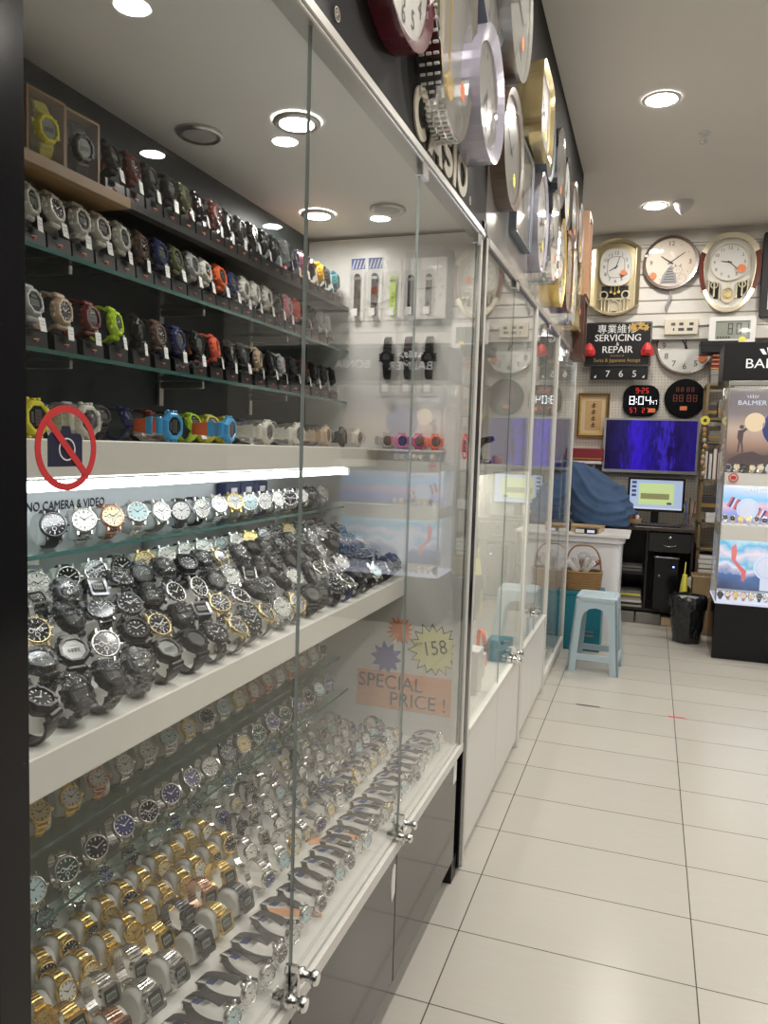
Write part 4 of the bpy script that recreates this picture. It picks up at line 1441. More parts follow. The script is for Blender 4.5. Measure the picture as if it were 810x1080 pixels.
# watches lying with stretched straps along the front of the deck
y, i = .70, 0
while y < 2.16:
    c = random.choice(('steel', 'chrome', 'pale_gold' if y > 1.4 else 'steel'))
    sp = dict(kind='strap', case=c, dial=random.choice(('dial_white', 'dial_white', 'dial_black', 'dial_ice')), strap=('leather_black' if random.random() < .88 else 'leather_grey'), a=.047, b=.0185, rad=.0165 if y < 1.2 else .0155, card=True)
    put(sp, -.548 + random.uniform(-.006, .006), y, ZD, R(random.uniform(-20, -4)), R(random.uniform(4, 16)), R(random.uniform(-6, 6)),
        '%s laid flat, %s from the left along the deck front' % (colour_words(sp), ORD[i]), 'watches laid flat along the deck front')
    y += random.uniform(.046, .056)
    i += 1
for i, (x, y, a_) in enumerate(((-.60, 1.265, 20), (-.63, 1.55, 35))):
    t = thing('card_strip', 'orange paper strip between the watches on the deck, %s from the left' % ORD[i], 'paper strip', (x, y, ZD), R(a_))
    MB().box(-.06, .06, -.012, .012, 0, .0015).build('strip', 'card_orange', t)
# two rings of bracelet watches standing free by the lock
# --- cards and packs on the far end panel
YE = 2.2145
def flat_card(name, label, cat, mb, mats, x, z):
    t = thing(name, label, cat, (x, YE, z))
    mb.build('card', mats, t)
    return t


m_ = MB().plate(rect(-.155, .155, -.058, .058), 0, -.0012, 0)
m_.text('SPECIAL', -.045, .024, -.0012, .062, 1, sx=.95)
m_.text('PRICE !', .045, -.028, -.0012, .062, 1, sx=.95)
flat_card('price_sign', 'orange card reading special price below the star stickers', 'sign', m_, ['card_orange', 'ink'], -.682, .567)
m_ = MB().plate(star(0, 0, .045, .027, 16, .2, .25), 0, -.0012, 0)
m_.text('only', 0, .003, -.0012, .02, 1).text('now', 0, -.012, -.0012, .014, 1)
for o in m_.v[:0]:
    pass
t_ = MB().plate(star(0, 0, .045, .027, 16, .2, .25), 0, -.0012, 0)
flat_card('star_sticker', 'small orange spiky star sticker, topmost of the three', 'sticker', t_, ['star_orange', 'ink'], -.700, .757)
flat_card('star_sticker', 'purple spiky star sticker left of the yellow star', 'sticker', MB().plate(star(0, 0, .052, .034, 10, .5, .12), 0, -.0012, 0), ['star_purple', 'ink'], -.742, .668)
m_ = MB().plate(star(0, 0, .082, .060, 16, .1, .12, 1.0), 0, -.0012, 1)
m_.plate(star(0, 0, .077, .056, 16, .1, .12, 1.0), -.001, -.0016, 0)
m_.text('158', .002, .004, -.0016, .062, 1, rot=R(12), sx=.85).text('RM', -.048, .012, -.0016, .016, 1, rot=R(12))
flat_card('star_sticker', 'yellow star sticker with handwritten 158 on the white panel', 'sticker', m_, ['star_yellow', 'ink'], -.590, .710)
PK = [(-.87, 1.79, 'black', 'blue-headed', .19), (-.815, 1.79, 'black', 'second blue-headed', .19), (-.755, 1.785, 'lime', 'green-strapped', .18), (-.70, 1.785, 'charcoal', 'grey-strapped', .18), (-.645, 1.785, 'black', 'rightmost upper', .18),
      (-.765, 1.565, 'black', 'left lower', .19), (-.70, 1.565, 'charcoal', 'middle lower', .19), (-.635, 1.565, 'black', 'right lower', .19)]
for i, (x, z, c, dsc, h) in enumerate(PK):
    t = thing('blister_pack', '%s clear pack hanging on the white end panel' % dsc, 'watch pack', (x, YE, z), 0, 'packs hanging on the end panel')
    MB().plate(rrect(-.024, .024, -h / 2, h / 2, .004), 0, -.001).build('backing', 'white_plastic' if i > 4 else 'case_white', t)
    hd = MB().plate(rect(-.022, .022, h / 2 - .036, h / 2 - .004), -.001, -.0018, 0)
    if i < 2:
        for k in range(4):
            hd.plate([(-.020 + k * .011, h / 2 - .034), (-.016 + k * .011, h / 2 - .034), (-.008 + k * .011, h / 2 - .008), (-.012 + k * .011, h / 2 - .008)], -.0018, -.0022, 1)
    hd.build('header', ['card_blue' if i < 2 else 'paper', 'paper'], t)
    bx = MB()
    bx.ring_loft([rr_ for rr_ in ([(xx, -.001, zz) for xx, zz in rrect(-.021, .021, -h / 2 + .004, h / 2 - .04, .006)], [(xx, -.024, zz) for xx, zz in rrect(-.019, .019, -h / 2 + .006, h / 2 - .042, .006)])], 0, False, False, True)
    bx.build('clear_shell', 'blister', t)
    if i > 4:
        sp = S(c, a=.0045, b=.060, rad=.021, sub=(i == 6), dial='dial_black')
        o = put(dict(sp), x, YE - .013, z + .018, R(-90), 0, 0, '%s sport watch inside the %s hanging pack' % (c, dsc), 'watches in the hanging packs', fixed_z=True)
    else:
        b = MB()
        b.plate(rrect(-.009, .009, -h / 2 + .012, h / 2 - .05, .008), -.004, -.009, 0)
        for k in range(5):
            b.plate(circ(0, -h / 2 + .03 + k * .012, .0022, 8), -.009, -.0093, 1)
        b.box(-.011, .011, -.010, -.004, h / 2 - .068, h / 2 - .060, 2)
        so = b.build('spare_strap', ['resin_' + c, 'ink', 'steel'], t)
    MB().box(-.009, .009, -.0255, -.0245, -h / 2 + .012, -h / 2 + .034).build('price_tag', 'paper', t)

# ------------------------------------------------------------------ clocks
def clock(name, label, loc, rz, shape, th, rim, face, rimw=.016, num=0, time=(10, 10), dome=False, glass=True, sticker=None, bez=.006, numscale=1.0, group=None):
    """shape(k) -> polygon scaled by k about the centre; faces -y"""
    t = thing(name, label, 'clock', loc, rz, group)
    o_ = shape(0)
    i_ = shape(rimw)
    MB().hoop(o_, i_, 0, -th, 0, -th + bez).build('rim', rim, t)
    f = MB().plate(i_, -.001, -th + bez + .006, 0)
    yy = -th + bez + .006
    hw = max(p[0] for p in i_)
    hh = max(p[1] for p in i_)
    rd = min(hw, hh)
    if num:
        for k in range(1, 13):
            if num == 2 and k % 3:
                a_ = R(90 - 30 * k)
                f.plate(circ(.8 * rd * math.cos(a_), .8 * rd * math.sin(a_), rd * .02, 6), yy, yy - .0006, 1)
                continue
            a_ = R(90 - 30 * k)
            f.text(str(k), .78 * rd * math.cos(a_), .78 * rd * math.sin(a_), yy, rd * .27 * numscale, 1)
    else:
        for k in range(12):
            a_ = R(30 * k)
            c, s_ = math.cos(a_), math.sin(a_)
            q = [(.74 * rd, -.014 * rd), (.86 * rd, -.014 * rd), (.86 * rd, .014 * rd), (.74 * rd, .014 * rd)]
            f.plate([(a * c - b * s_, a * s_ + b * c) for a, b in q], yy, yy - .0006, 1)
    f.build('dial', [face, 'ink'], t)
    h = MB()
    for ang, ln, wd in ((90 - (time[0] + time[1] / 60) * 30, .48, .035), (90 - time[1] * 6, .70, .025)):
        c, s_ = math.cos(R(ang)), math.sin(R(ang))
        q = [(-.12 * rd, -wd * rd), (ln * rd, -wd * .5 * rd), (ln * rd, wd * .5 * rd), (-.12 * rd, wd * rd)]
        h.plate([(a * c - b * s_, a * s_ + b * c) for a, b in q], yy - .002, yy - .003, 0)
    h.plate(circ(0, 0, rd * .05, 12), yy - .001, yy - .004, 0)
    h.build('hands', 'ink', t)
    if glass:
        g = MB()
        g.add([(x, -th + bez - .001, z) for x, z in i_], [tuple(range(len(i_)))])
        g.build('cover_glass', 'clock_glass', t)
    if sticker:
        sx, sz, sm, sw = sticker
        g = MB().plate(star(sx, sz, sw, sw * .78, 8, 0, .1), -th + bez - .0012, -th + bez - .0022, 0)
        o = g.build('price_sticker', sm, t)
        o['label'] = 'orange price sticker' if 'orange' in sm else 'yellow price sticker'
    return t


def rnd(r, rz=None, n=48, e=2.0):
    return lambda k: circ(0, 0, r - k, n, (rz or r) - k, 0, e)


RZ = R(90)
FX = -.515    # front of the bulkhead
FB = -.500    # front of the black fascia board
g_ = 'clocks crowded along the bulkhead'
clock('wall_clock', 'maroon rimmed round clock with yellow tag above the glass door', (FB, 1.375, 2.205), RZ, rnd(.165), .045, 'clock_maroon', 'clock_face', .022, 1, (4, 30), sticker=None, group=g_, numscale=1.25)
t = bpy.data.objects['wall_clock']
m_ = MB().plate(rect(.02, .10, -.02, .055), -.040, -.042, 0)
m_.text('138', .06, .012, -.042, .04, 1, rot=R(10))
m_.build('price_sticker', ['sticker_yellow', 'ink'], t)
# big glass pendulum clock
t = thing('pendulum_clock', 'big silver oval pendulum clock with crystal studded side', 'clock', (FB, 1.69, 2.32), RZ, g_)
sh = rnd(.165, .325, 56, 2.3)
MB().hoop(sh(0), sh(.014), 0, -.055, 0, -.047).build('rim', 'chrome', t)
b = MB()
for k in range(34):
    a0 = R(150 + k * 4.2)
    ex = lambda v: math.copysign(abs(v) ** (2 / 2.3), v)
    x, z = .166 * ex(math.cos(a0)), .326 * ex(math.sin(a0))
    for q in range(3):
        b.X = Matrix.Translation((x, -.044 + q * .0155, z)) @ Matrix.Rotation(-math.atan2(z / .326 ** 2, x / .166 ** 2), 4, 'Y')
        b.box(-.001, .002, -.0060, .0050, -.0028, .0028, 0, .0009)
b.build('crystal_studs', 'dial_white', t)
f = MB().plate(sh(.014), -.001, -.028, 0)
f.hoop(circ(0, .12, .125, 40), circ(0, .12, .118, 40), -.028, -.033, 1)
for k in range(12):
    a_ = R(30 * k)
    f.box(.10 * math.cos(a_) - .004, .10 * math.cos(a_) + .004, -.030, -.028, .12 + .10 * math.sin(a_) - .010, .12 + .10 * math.sin(a_) + .010, 2)
f.build('dial', ['clock_face_grey', 'chrome', 'ink'], t)
p = MB().box(-.003, .003, -.038, -.034, -.20, .0).lathe([(.03, 0), (.03, .006)], (0, -.040, -.215), (0, 1, 0), 20)
p.build('pendulum', 'gold', t)
g = MB()
g.add([(x, -.049, z) for x, z in sh(.014)], [tuple(range(56))])
g.build('cover_glass', 'clock_glass', t)
MB().plate(star(.07, -.20, .022, .016, 8), -.0495, -.0505).build('price_sticker', 'sticker_orange', t)

clock('wall_clock', 'blue-grey round clock highest beside the crystal pendulum clock', (FX, 2.12, 2.60), RZ, rnd(.19), .05, 'clock_bluegrey', 'clock_face_grey', .03, 1, (8, 20), group=g_)
clock('wall_clock', 'thick lavender rimmed round clock right of the crystal pendulum clock', (FB, 1.985, 2.205), RZ, rnd(.158), .072, 'clock_lavender', 'clock_face_grey', .035, 0, (7, 30), group=g_, bez=.012)
clock('wall_clock', 'grey silver rimmed round clock with orange sticker near the ceiling', (FX, 2.40, 2.66), RZ, rnd(.20, .225), .075, 'aluminium', 'clock_face_grey', .012, 0, (3, 40), sticker=(.06, -.10, 'sticker_orange', .022), group=g_)
clock('wall_clock', 'brown rimmed round clock beside the lavender clock', (FX, 2.46, 2.245), RZ, rnd(.175), .06, 'clock_brown', 'clock_face_grey', .02, 0, (1, 50), sticker=(.03, -.08, 'sticker_yellow', .022), group=g_)
clock('wall_clock', 'square flat grey glass clock under the gold clock', (FX, 2.82, 2.225), RZ, lambda k: rrect(-.17 + k, .17 - k, -.165 + k, .165 - k, .012), .04, 'clock_bluegrey', 'clock_face_grey', .012, 0, (5, 10), group=g_)
clock('wall_clock', 'thick gold rounded square clock on the bulkhead', (FX, 2.93, 2.545), RZ, rnd(.16, .145, 56, 4.5), .09, 'pale_gold', 'clock_face', .022, 1, (10, 40), sticker=(.03, -.07, 'sticker_yellow', .02), group=g_, bez=.012)
seq = [(3.17, 2.225, .150, .19, 'clock_lavender', 'clock_face', .055, 2.0), (3.49, 2.25, .150, .195, 'chrome', 'clock_face', .065, 2.4), (3.83, 2.22, .160, .205, 'gold', 'clock_face', .06, 2.0), (4.16, 2.25, .15, .20, 'mahogany', 'clock_face_cream', .06, 3.5),
       (4.49, 2.25, .15, .215, 'chrome', 'clock_face', .05, 2.2), (4.82, 2.25, .15, .205, 'pale_gold', 'clock_face_cream', .06, 2.0),
       (3.30, 2.60, .165, .165, 'clock_bluegrey', 'clock_face_grey', .05, 2.0), (3.66, 2.60, .165, .17, 'chrome', 'clock_face_grey', .055, 2.0), (4.02, 2.60, .165, .17, 'matte_black', 'clock_face', .05, 2.0), (4.38, 2.60, .165, .17, 'clock_brown', 'clock_face_grey', .05, 2.0), (4.74, 2.60, .16, .165, 'aluminium', 'clock_face_grey', .05, 2.0)]
ab = ['pale lavender oval', 'bright chrome oval', 'gold', 'mahogany wooden', 'slim chrome oval', 'pale gold', 'dark blue-grey', 'chrome ring', 'black rimmed', 'brown rimmed', 'dull silver']
for i, (y, z, r1, r2, rim, fc, th, e) in enumerate(seq):
    clock('wall_clock', '%s clock, %s from the left in the %s row along the bulkhead' % (ab[i], ORD[i if i < 6 else i - 6], 'lower' if i < 6 else 'upper'), (FX, y, z), RZ, rnd(r1, r2, 48, e), th, rim, fc, .016, 0,
          (random.randint(1, 12), random.randint(0, 59)), sticker=(.04, -.08, 'sticker_orange' if i % 2 else 'sticker_yellow', .022), group=g_)
# tall wooden pendulum clocks at the far end, edge on
for i, (y, z0, z1, m1, l) in enumerate(((5.02, 1.90, 2.28, 'wood_dark', 'dark brown tall wooden case clock at the far end of the bulkhead'), (5.08, 2.30, 2.80, 'wood_light', 'light brown tall wooden case clock near the ceiling at the bulkhead end'))):
    t = thing('pendulum_clock', l, 'clock', (FX, y, z0), RZ, g_)
    h = z1 - z0
    MB().hoop(rect(-.11, .11, 0, h), rect(-.088, .088, .025, h - .025), 0, -.075).build('wooden_case', m1, t)
    MB().plate(rect(-.088, .088, .025, h - .025), 0, -.02).build('back_board', m1, t)
    MB().plate(circ(0, h - .13, .075, 32), -.02, -.035, 0).build('dial', 'clock_face', t)
    MB().box(-.003, .003, -.03, -.026, .09, h - .2).lathe([(.032, 0), (.032, .006)], (0, -.034, .085), (0, 1, 0), 20).build('pendulum', 'gold', t)
    MB().plate(rect(-.088, .088, .025, h - .025), -.062, -.064).build('door_glass', 'clock_glass', t)
    h_ = MB()
    for ang, ln in ((60, .04), (170, .058)):
        c, s_ = math.cos(R(ang)), math.sin(R(ang))
        h_.plate([(a * c - b_ * s_, h - .13 + a * s_ + b_ * c) for a, b_ in ((-.01, -.003), (ln, -.002), (ln, .002), (-.01, .003))], -.035, -.037)
    h_.build('hands', 'ink', t)

# ------------------------------------------------------------------ back wall
WB = YB - .095   # face of the slats
# 1 gold pendulum clock
t = thing('pendulum_clock', 'champagne gold tall pendulum clock, left of the cat clock', 'clock', (-.362, WB, 2.745))


def barrel(k, w=.19, h1=.22, bulge=.085):
    pts = []
    for i in range(17):
        x = -w + k + (2 * w - 2 * k) * i / 16
        pts.append((x, h1 - k * .5 + bulge * (1 - (x / w) ** 2)))
    for i in range(17):
        x = w - k - (2 * w - 2 * k) * i / 16
        pts.append((x, -h1 + k * .5 - bulge * (1 - (x / w) ** 2)))
    return pts


MB().hoop(barrel(0), barrel(.03), 0, -.07, 0, -.06).build('frame', 'champagne', t)
MB().hoop(barrel(.03), barrel(.042), -.002, -.045, 0).build('inner_frame', 'champagne_light', t)
MB().plate(barrel(.042), -.002, -.012).build('back_board', 'champagne', t)
dz = .085
fc = circ(0, dz, .122, 40, .145, 0, 3.0)
f = MB().plate(fc, -.012, -.03, 0)
f.hoop(circ(0, dz, .128, 40, .151, 0, 3.0), fc, -.012, -.036, 2)
f.hoop(circ(0, dz, .068, 40, .085, 0, 3.5), circ(0, dz, .065, 40, .082, 0, 3.5), -.03, -.0308, 1)
for k in range(1, 13):
    a_ = R(90 - 30 * k)
    f.text(str(k), .093 * math.cos(a_), dz + .112 * math.sin(a_), -.03, .038, 1)
f.build('dial', ['clock_face', 'ink', 'champagne_light'], t)
h_ = MB()
for ang, ln, wd in ((90 - 8.05 * 30, .062, .005), (90 - 3 * 6, .09, .0035)):
    c, s_ = math.cos(R(ang)), math.sin(R(ang))
    h_.plate([(a * c - b_ * s_, dz + a * s_ + b_ * c) for a, b_ in ((-.015, -wd), (ln, -wd * .5), (ln, wd * .5), (-.015, wd))], -.032, -.034)
h_.build('hands', 'ink', t)
b = MB().plate(rect(-.105, .105, -.155, -.062), -.012, -.016, 0)
b.build('dark_window', 'satin_black', t)
p = MB()
for x in (-.03, 0, .03):
    p.lathe([(.012, 0), (.014, .01), (.012, .02)], (x, -.035, -.125 + abs(x) * .4), (0, 1, 0), 14)
    p.box(x - .002, x + .002, -.028, -.025, -.12, -.06)
p.build('pendulum', 'gold', t)
c = MB()
for sx in (-1, 1):
    c.hoop(circ(sx * .085, -.135, .034, 24), circ(sx * .085, -.135, .024, 24), -.012, -.035)
    for q in (.045, .075, .10):
        c.lathe([(.009, 0), (.008, .01), (.008, .085), (.010, .095)], (sx * q, -.03, -.265), (0, 0, 1), 12)
c.box(-.125, .125, -.035, -.012, -.175, -.163).box(-.12, .12, -.035, -.012, -.278, -.266)
c.hoop(circ(0, -.225, .045, 24, .05), circ(0, -.225, .034, 24, .04), -.012, -.035)
c.plate(circ(0, -.225, .034, 24, .04), -.012, -.018)
c.build('columns', 'champagne_light', t)
g = MB()
g.add([(x, -.052, z) for x, z in barrel(.03)], [tuple(range(34))])
g.build('cover_glass', 'clock_glass', t)
MB().plate(star(.06, .035, .026, .018, 9), -.053, -.0545).build('price_sticker', 'sticker_orange', t)

# 2 cat clock with swinging tail
t = clock('wall_clock', 'round clock with a drawn cat on its cream dial and a hanging tail', (.052, WB, 2.845), 0, rnd(.208), .05, 'clock_brown', 'clock_face_cream', .022, 2, (10, 9), sticker=(-.125, -.10, 'sticker_orange', .03))
cat = MB()
cy_ = -.0385
cat.plate([(-.075, -.165), (-.055, -.10), (-.02, -.045), (.005, -.02), (.03, -.045), (.045, -.10), (.055, -.165)], cy_, cy_ - .0012, 0)
for k in range(6):
    z0 = -.155 + k * .02
    wd = .055 - k * .008
    cat.plate([(-wd, z0), (wd * .8, z0 + .004), (wd * .8, z0 + .009), (-wd, z0 + .006)], cy_ - .001, cy_ - .0018, 1)
cat.plate(circ(.055, -.06, .034, 20, .026), cy_ - .001, cy_ - .002, 2)
cat.hoop(circ(.055, -.06, .037, 20, .029), circ(.055, -.06, .034, 20, .026), cy_ - .001, cy_ - .002, 0)
cat.plate([(.03, -.04), (.034, -.008), (.05, -.034)], cy_, cy_ - .0015, 0).plate([(.062, -.034), (.08, -.01), (.082, -.045)], cy_, cy_ - .0015, 0)
cat.hoop(circ(.09, -.135, .032, 20, .045), circ(.09, -.135, .029, 20, .042), cy_, cy_ - .0015, 0)
for sx in (.045, .068):
    cat.plate(circ(sx, -.056, .004, 8), cy_ - .002, cy_ - .0025, 0)
cat.build('cat_drawing', ['grey_plastic', 'ink', 'clock_face_cream'], t)
tl = MB().tube([(.0, -.02, -.205), (.012, -.02, -.235), (.014, -.02, -.27), (.004, -.02, -.305), (-.012, -.02, -.335), (-.014, -.02, -.36), (-.004, -.02, -.372)], .009, 8, rs=[.007, .009, .010, .010, .010, .009, .006])
tl.build('tail', 'grey_plastic', t)

# 3 oval pendulum clock
t = thing('pendulum_clock', 'oval pendulum clock with mahogany side panels, right of the cat clock', 'clock', (.483, WB, 2.745))


def egg(k, w=.215, h=.30):
    return [(x * (1 + .14 * z / h), z) for x, z in circ(0, 0, w - k, 56, h - k, 0, 2.25)]


MB().hoop(egg(0), egg(.034), 0, -.07, 0, -.055).build('rim', 'champagne_light', t)
for s0, s1 in ((-24, 30), (150, 204)):
    b = MB()
    ro = [(.217, .302), (.222, .306), (.186, .270)]
    po, pi_ = [], []
    for k in range(13):
        a_ = R(s0 + (s1 - s0) * k / 12)
        c, s_ = math.cos(a_), math.sin(a_)
        ex = lambda v: math.copysign(abs(v) ** (2 / 2.25), v)
        zo, zi = .304 * ex(s_), .268 * ex(s_)
        po.append((.219 * ex(c) * (1 + .14 * zo / .3), zo))
        pi_.append((.183 * ex(c) * (1 + .14 * zi / .3), zi))
    b.plate(po + pi_[::-1], -.004, -.073)
    b.build('side_panel', 'mahogany', t)
MB().plate(egg(.034), -.002, -.012).build('back_board', 'clock_face', t)
dz = .085
f = MB().plate(circ(0, dz, .135, 44), -.012, -.024, 0)
f.hoop(circ(0, dz, .142, 44), circ(0, dz, .135, 44), -.012, -.032, 2)
for k in range(1, 13):
    a_ = R(90 - 30 * k)
    f.text(str(k), .108 * math.cos(a_), dz + .108 * math.sin(a_), -.024, .034, 1)
f.build('dial', ['clock_face', 'ink', 'champagne_light'], t)
h_ = MB()
for ang, ln, wd in ((172, .062, .005), (-42, .10, .0035)):
    c, s_ = math.cos(R(ang)), math.sin(R(ang))
    h_.plate([(a * c - b_ * s_, dz + a * s_ + b_ * c) for a, b_ in ((-.015, -wd), (ln, -wd * .5), (ln, wd * .5), (-.015, wd))], -.026, -.028)
h_.build('hands', 'ink', t)
b = MB()
for sx in (-1, 1):
    b.plate([(sx * x, z) for x, z in ((.065, -.07), (.135, -.055), (.135, -.13), (.095, -.19), (.065, -.19))], -.012, -.016)
b.build('dark_window', 'satin_black', t)
c = MB()
for sx in (-1, 1):
    for q in (.06, .10, .14):
        c.lathe([(.008, 0), (.007, .01), (.007, .10), (.009, .11)], (sx * q, -.03, -.19 + (q - .06) * .4), (0, 0, 1), 12)
    c.hoop(circ(sx * .10, -.085, .028, 20), circ(sx * .10, -.085, .020, 20), -.012, -.03)
c.hoop(circ(0, -.165, .052, 28, .062), circ(0, -.165, .042, 28, .052), -.012, -.035)
c.plate(circ(0, -.165, .042, 28, .052), -.012, -.016)
c.build('columns', 'champagne_light', t)
p = MB().lathe([(.020, 0), (.022, .008), (.020, .016)], (0, -.035, -.165), (0, 1, 0), 16).box(-.002, .002, -.03, -.026, -.16, -.06)
p.build('pendulum', 'gold', t)
g = MB()
g.add([(x, -.05, z) for x, z in egg(.034)], [tuple(range(56))])
g.build('cover_glass', 'clock_glass', t)
MB().plate(star(.085, .03, .034, .026, 9), -.051, -.0525).build('price_sticker', 'sticker_orange', t)
# 4 black framed clock at the edge of the picture
t = clock('wall_clock', 'black framed rectangular clock at the right edge, beside the oval clock', (.93, WB, 2.72), 0, lambda k: rrect(-.215 + k, .215 - k, -.315 + k, .315 - k, .01), .05, 'matte_black', 'clock_face', .05, 1, (9, 15))
clock('wall_clock', 'white round clock mirrored over the hanging packs', (1.40, WB, 2.80), 0, rnd(.19), .045, 'white_plastic', 'clock_face', .018, 1, (8, 4), sticker=(.03, -.08, 'sticker_orange', .04))

# 5 servicing and repair sign
t = thing('shop_sign', 'black servicing and repair sign with red tassels', 'sign', (-.318, YB - .097, 2.215))
MB().plate(rrect(-.262, .262, -.178, .178, .012), 0, -.012).build('board', 'satin_black', t)
MB().hoop(rrect(-.256, .256, -.172, .172, .01), rrect(-.252, .252, -.168, .168, .01), -.0115, -.0128).build('border', 'gunmetal', t)
m_ = MB().text('專業維修', -.01, .118, -.012, .078, 0).text('SERVICING', .0, .050, -.012, .078, 0, sx=.96).text('&', .0, .002, -.012, .04, 0).text('REPAIR', .0, -.045, -.012, .078, 0, sx=1.0)
for dx in (-.0009, .0009):
    m_.text('SERVICING', dx, .050, -.012, .078, 0, sx=.96, th=.0012 + dx * .2).text('REPAIR', dx, -.045, -.012, .078, 0, sx=1.0, th=.0012 + dx * .2)
m_.build('white_lettering', 'white_ink', t)
m_ = MB().text('Specialist in all', .0, -.092, -.012, .018, 0).text('Swiss & Japanese Accept', .0, -.130, -.012, .042, 0, sx=.88)
m_.build('gold_lettering', 'gold_paint', t)
m_ = MB()
for a_, b_, r1 in ((.12, .135, .045), (.17, .145, .04), (.21, .13, .035)):
    m_.plate(star(a_, b_, r1, r1 * .55, 7, a_ * 9, .2), -.012, -.014)
m_.build('floral_motif', 'gold_paint', t)
for sx in (-1, 1):
    ts = MB()
    x = sx * (.222 if sx < 0 else .232)
    rd = random.Random(sx + 3)
    ts.lathe([(.006, .03), (.020, .022), (.034, 0), (.042, -.03), (.034, -.06), (.01, -.075)], (x, -.03, -.02), (0, 0, 1), 14, smooth=False)
    for k in range(16):
        a_ = 2 * PI * k / 16
        ts.tube([(x + .03 * math.cos(a_), -.03 + .018 * math.sin(a_), -.02), (x + .046 * math.cos(a_), -.03 + .02 * math.sin(a_), -.06), (x + .040 * math.cos(a_), -.03 + .018 * math.sin(a_), -.098 + .01 * rd.random())], .006, 5)
    o = ts.build('tassel', 'sign_red', t)
# 6 number plate 765
t = thing('number_plate', 'black plate with white digits 7 6 5 under the servicing sign', 'sign', (-.295, YB - .080, 1.985))
MB().plate(rrect(-.225, .225, -.055, .05, .008), 0, -.02).build('plate', 'satin_black', t)
m_ = MB()
for d, x in (('7', -.09), ('6', .015), ('5', .12)):
    m_.text(d, x, -.010, -.02, .075, 0)
m_.plate([(-.20, -.04), (-.18, -.04), (-.18, -.015)], -.02, -.022).plate([(.20, -.04), (.18, -.04), (.20, -.015)], -.02, -.022)
m_.build('digits', 'white_ink', t)
# 7 thermometer panel and LCD clock
t = thing('thermometer_panel', 'small beige panel with tiny displays left of the large desk display', 'thermometer', (.16, YB - .0955, 2.345))
MB().plate(rrect(-.125, .125, -.06, .06, .006), 0, -.025, 0, .003).build('housing', 'beige_plastic', t)
m_ = MB()
for x, z, w_ in ((-.06, .02, .022), (0, .02, .022), (.075, .02, .022), (-.055, -.022, .008), (.0, -.022, .03), (.065, -.022, .03)):
    MB().plate(rect(x - w_ / 1.4, x + w_ / 1.4, z - .011, z + .011), -.025, -.026).build('display', 'lcd_dark', t)
cb = MB().tube([(-.125, -.01, .0), (-.16, -.008, .012), (-.20, -.006, .010)], .003, 6).tube([(.125, -.01, 0), (.17, -.008, .008), (.215, -.006, .012)], .003, 6)
cb.build('cable', 'matte_black', t)
t = thing('digital_clock', 'white framed digital clock reading 8 01 with a yellow sticker', 'clock', (.528, 6.60, 2.30))
MB().hoop(rrect(-.165, .165, -.105, .105, .012), rrect(-.118, .128, -.068, .072, .004), 0, -.03).build('frame', 'white_plastic', t)
MB().plate(rrect(-.118, .128, -.068, .072, .004), 0, -.022).build('display', 'lcd', t)


def seg_digit(mb, ch, x, z, w, h, y, m=0, t=None):
    t = t or w * .2
    S_ = {'0': 'abcdef', '1': 'bc', '2': 'abged', '3': 'abgcd', '4': 'fgbc', '5': 'afgcd', '6': 'afgedc', '7': 'abc', '8': 'abcdefg', '9': 'abcfgd'}[ch]
    P = {'a': (x, x + w, z + h - t, z + h), 'd': (x, x + w, z, z + t), 'g': (x, x + w, z + h / 2 - t / 2, z + h / 2 + t / 2), 'f': (x, x + t, z + h / 2, z + h), 'e': (x, x + t, z, z + h / 2), 'b': (x + w - t, x + w, z + h / 2, z + h), 'c': (x + w - t, x + w, z, z + h / 2)}
    for s_ in S_:
        a, b_, c, d = P[s_]
        g2 = t * .12
        mb.plate(rect(a + g2, b_ - g2, c + g2, d - g2), y, y - .001, m)


m_ = MB()
for ch, x in (('8', -.03), ('0', .03), ('1', .082)):
    seg_digit(m_, ch, x, -.03, .036, .085, -.022)
for k in range(5):
    m_.plate(rect(-.105 + k * .02, -.092 + k * .02, -.058, -.046), -.022, -.0228)
m_.build('digits', 'ink', t)
MB().plate(circ(.075, -.068, .026, 14, .020), -.03, -.032).build('price_sticker', 'sticker_yellow', t)
# 8 round white wall clock partly hidden behind
clock('wall_clock', 'white round clock half hidden above the black display clock', (.205, YB - .001, 2.205), 0, rnd(.225), .045, 'clock_brown', 'clock_face', .014, 1, (11, 0), sticker=(.13, -.10, 'sticker_orange', .035), numscale=1.15)
# 9 LED clocks
t = thing('digital_clock', 'black oval digital clock showing 8:04 in white figures', 'clock', (-.112, YB - .001, 1.765))
MB().plate(rrect(-.142, .142, -.128, .128, .09, 8), 0, -.03, 0, .006).build('housing', 'gloss_black', t)
m_ = MB()
for ch, x, w_ in (('8', -.092, .042), ('0', -.022, .042), ('4', .034, .042)):
    seg_digit(m_, ch, x, -.032, w_, .068, -.0305, 0, .0075)
for z in (-.012, .012):
    m_.plate(circ(-.036, z, .005, 8), -.0305, -.0315, 0)
for ch, x in (('4', .083), ('7', .106)):
    seg_digit(m_, ch, x, -.032, .017, .036, -.0305, 0, .0035)
m_.build('white_digits', 'led_white', t)
m_ = MB()
for ch, x in (('9', -.045), ('2', .0), ('5', .032)):
    seg_digit(m_, ch, x, .060, .022, .044, -.0305, 0, .0045)
m_.plate(rect(-.018, -.008, .080, .085), -.0305, -.0315)
for ch, x in (('5', -.085), ('7', -.055), ('2', .012), ('7', .042)):
    seg_digit(m_, ch, x, -.100, .020, .042, -.0305, 0, .0045)
m_.build('red_digits', 'led_red', t)
MB().plate(rrect(.06, .115, -.095, -.062, .004), -.030, -.033).build('price_sticker', 'sticker_orange', t)
t = thing('digital_clock', 'round black digital clock with unlit figures right of the oval one', 'clock', (.224, YB - .001, 1.785))
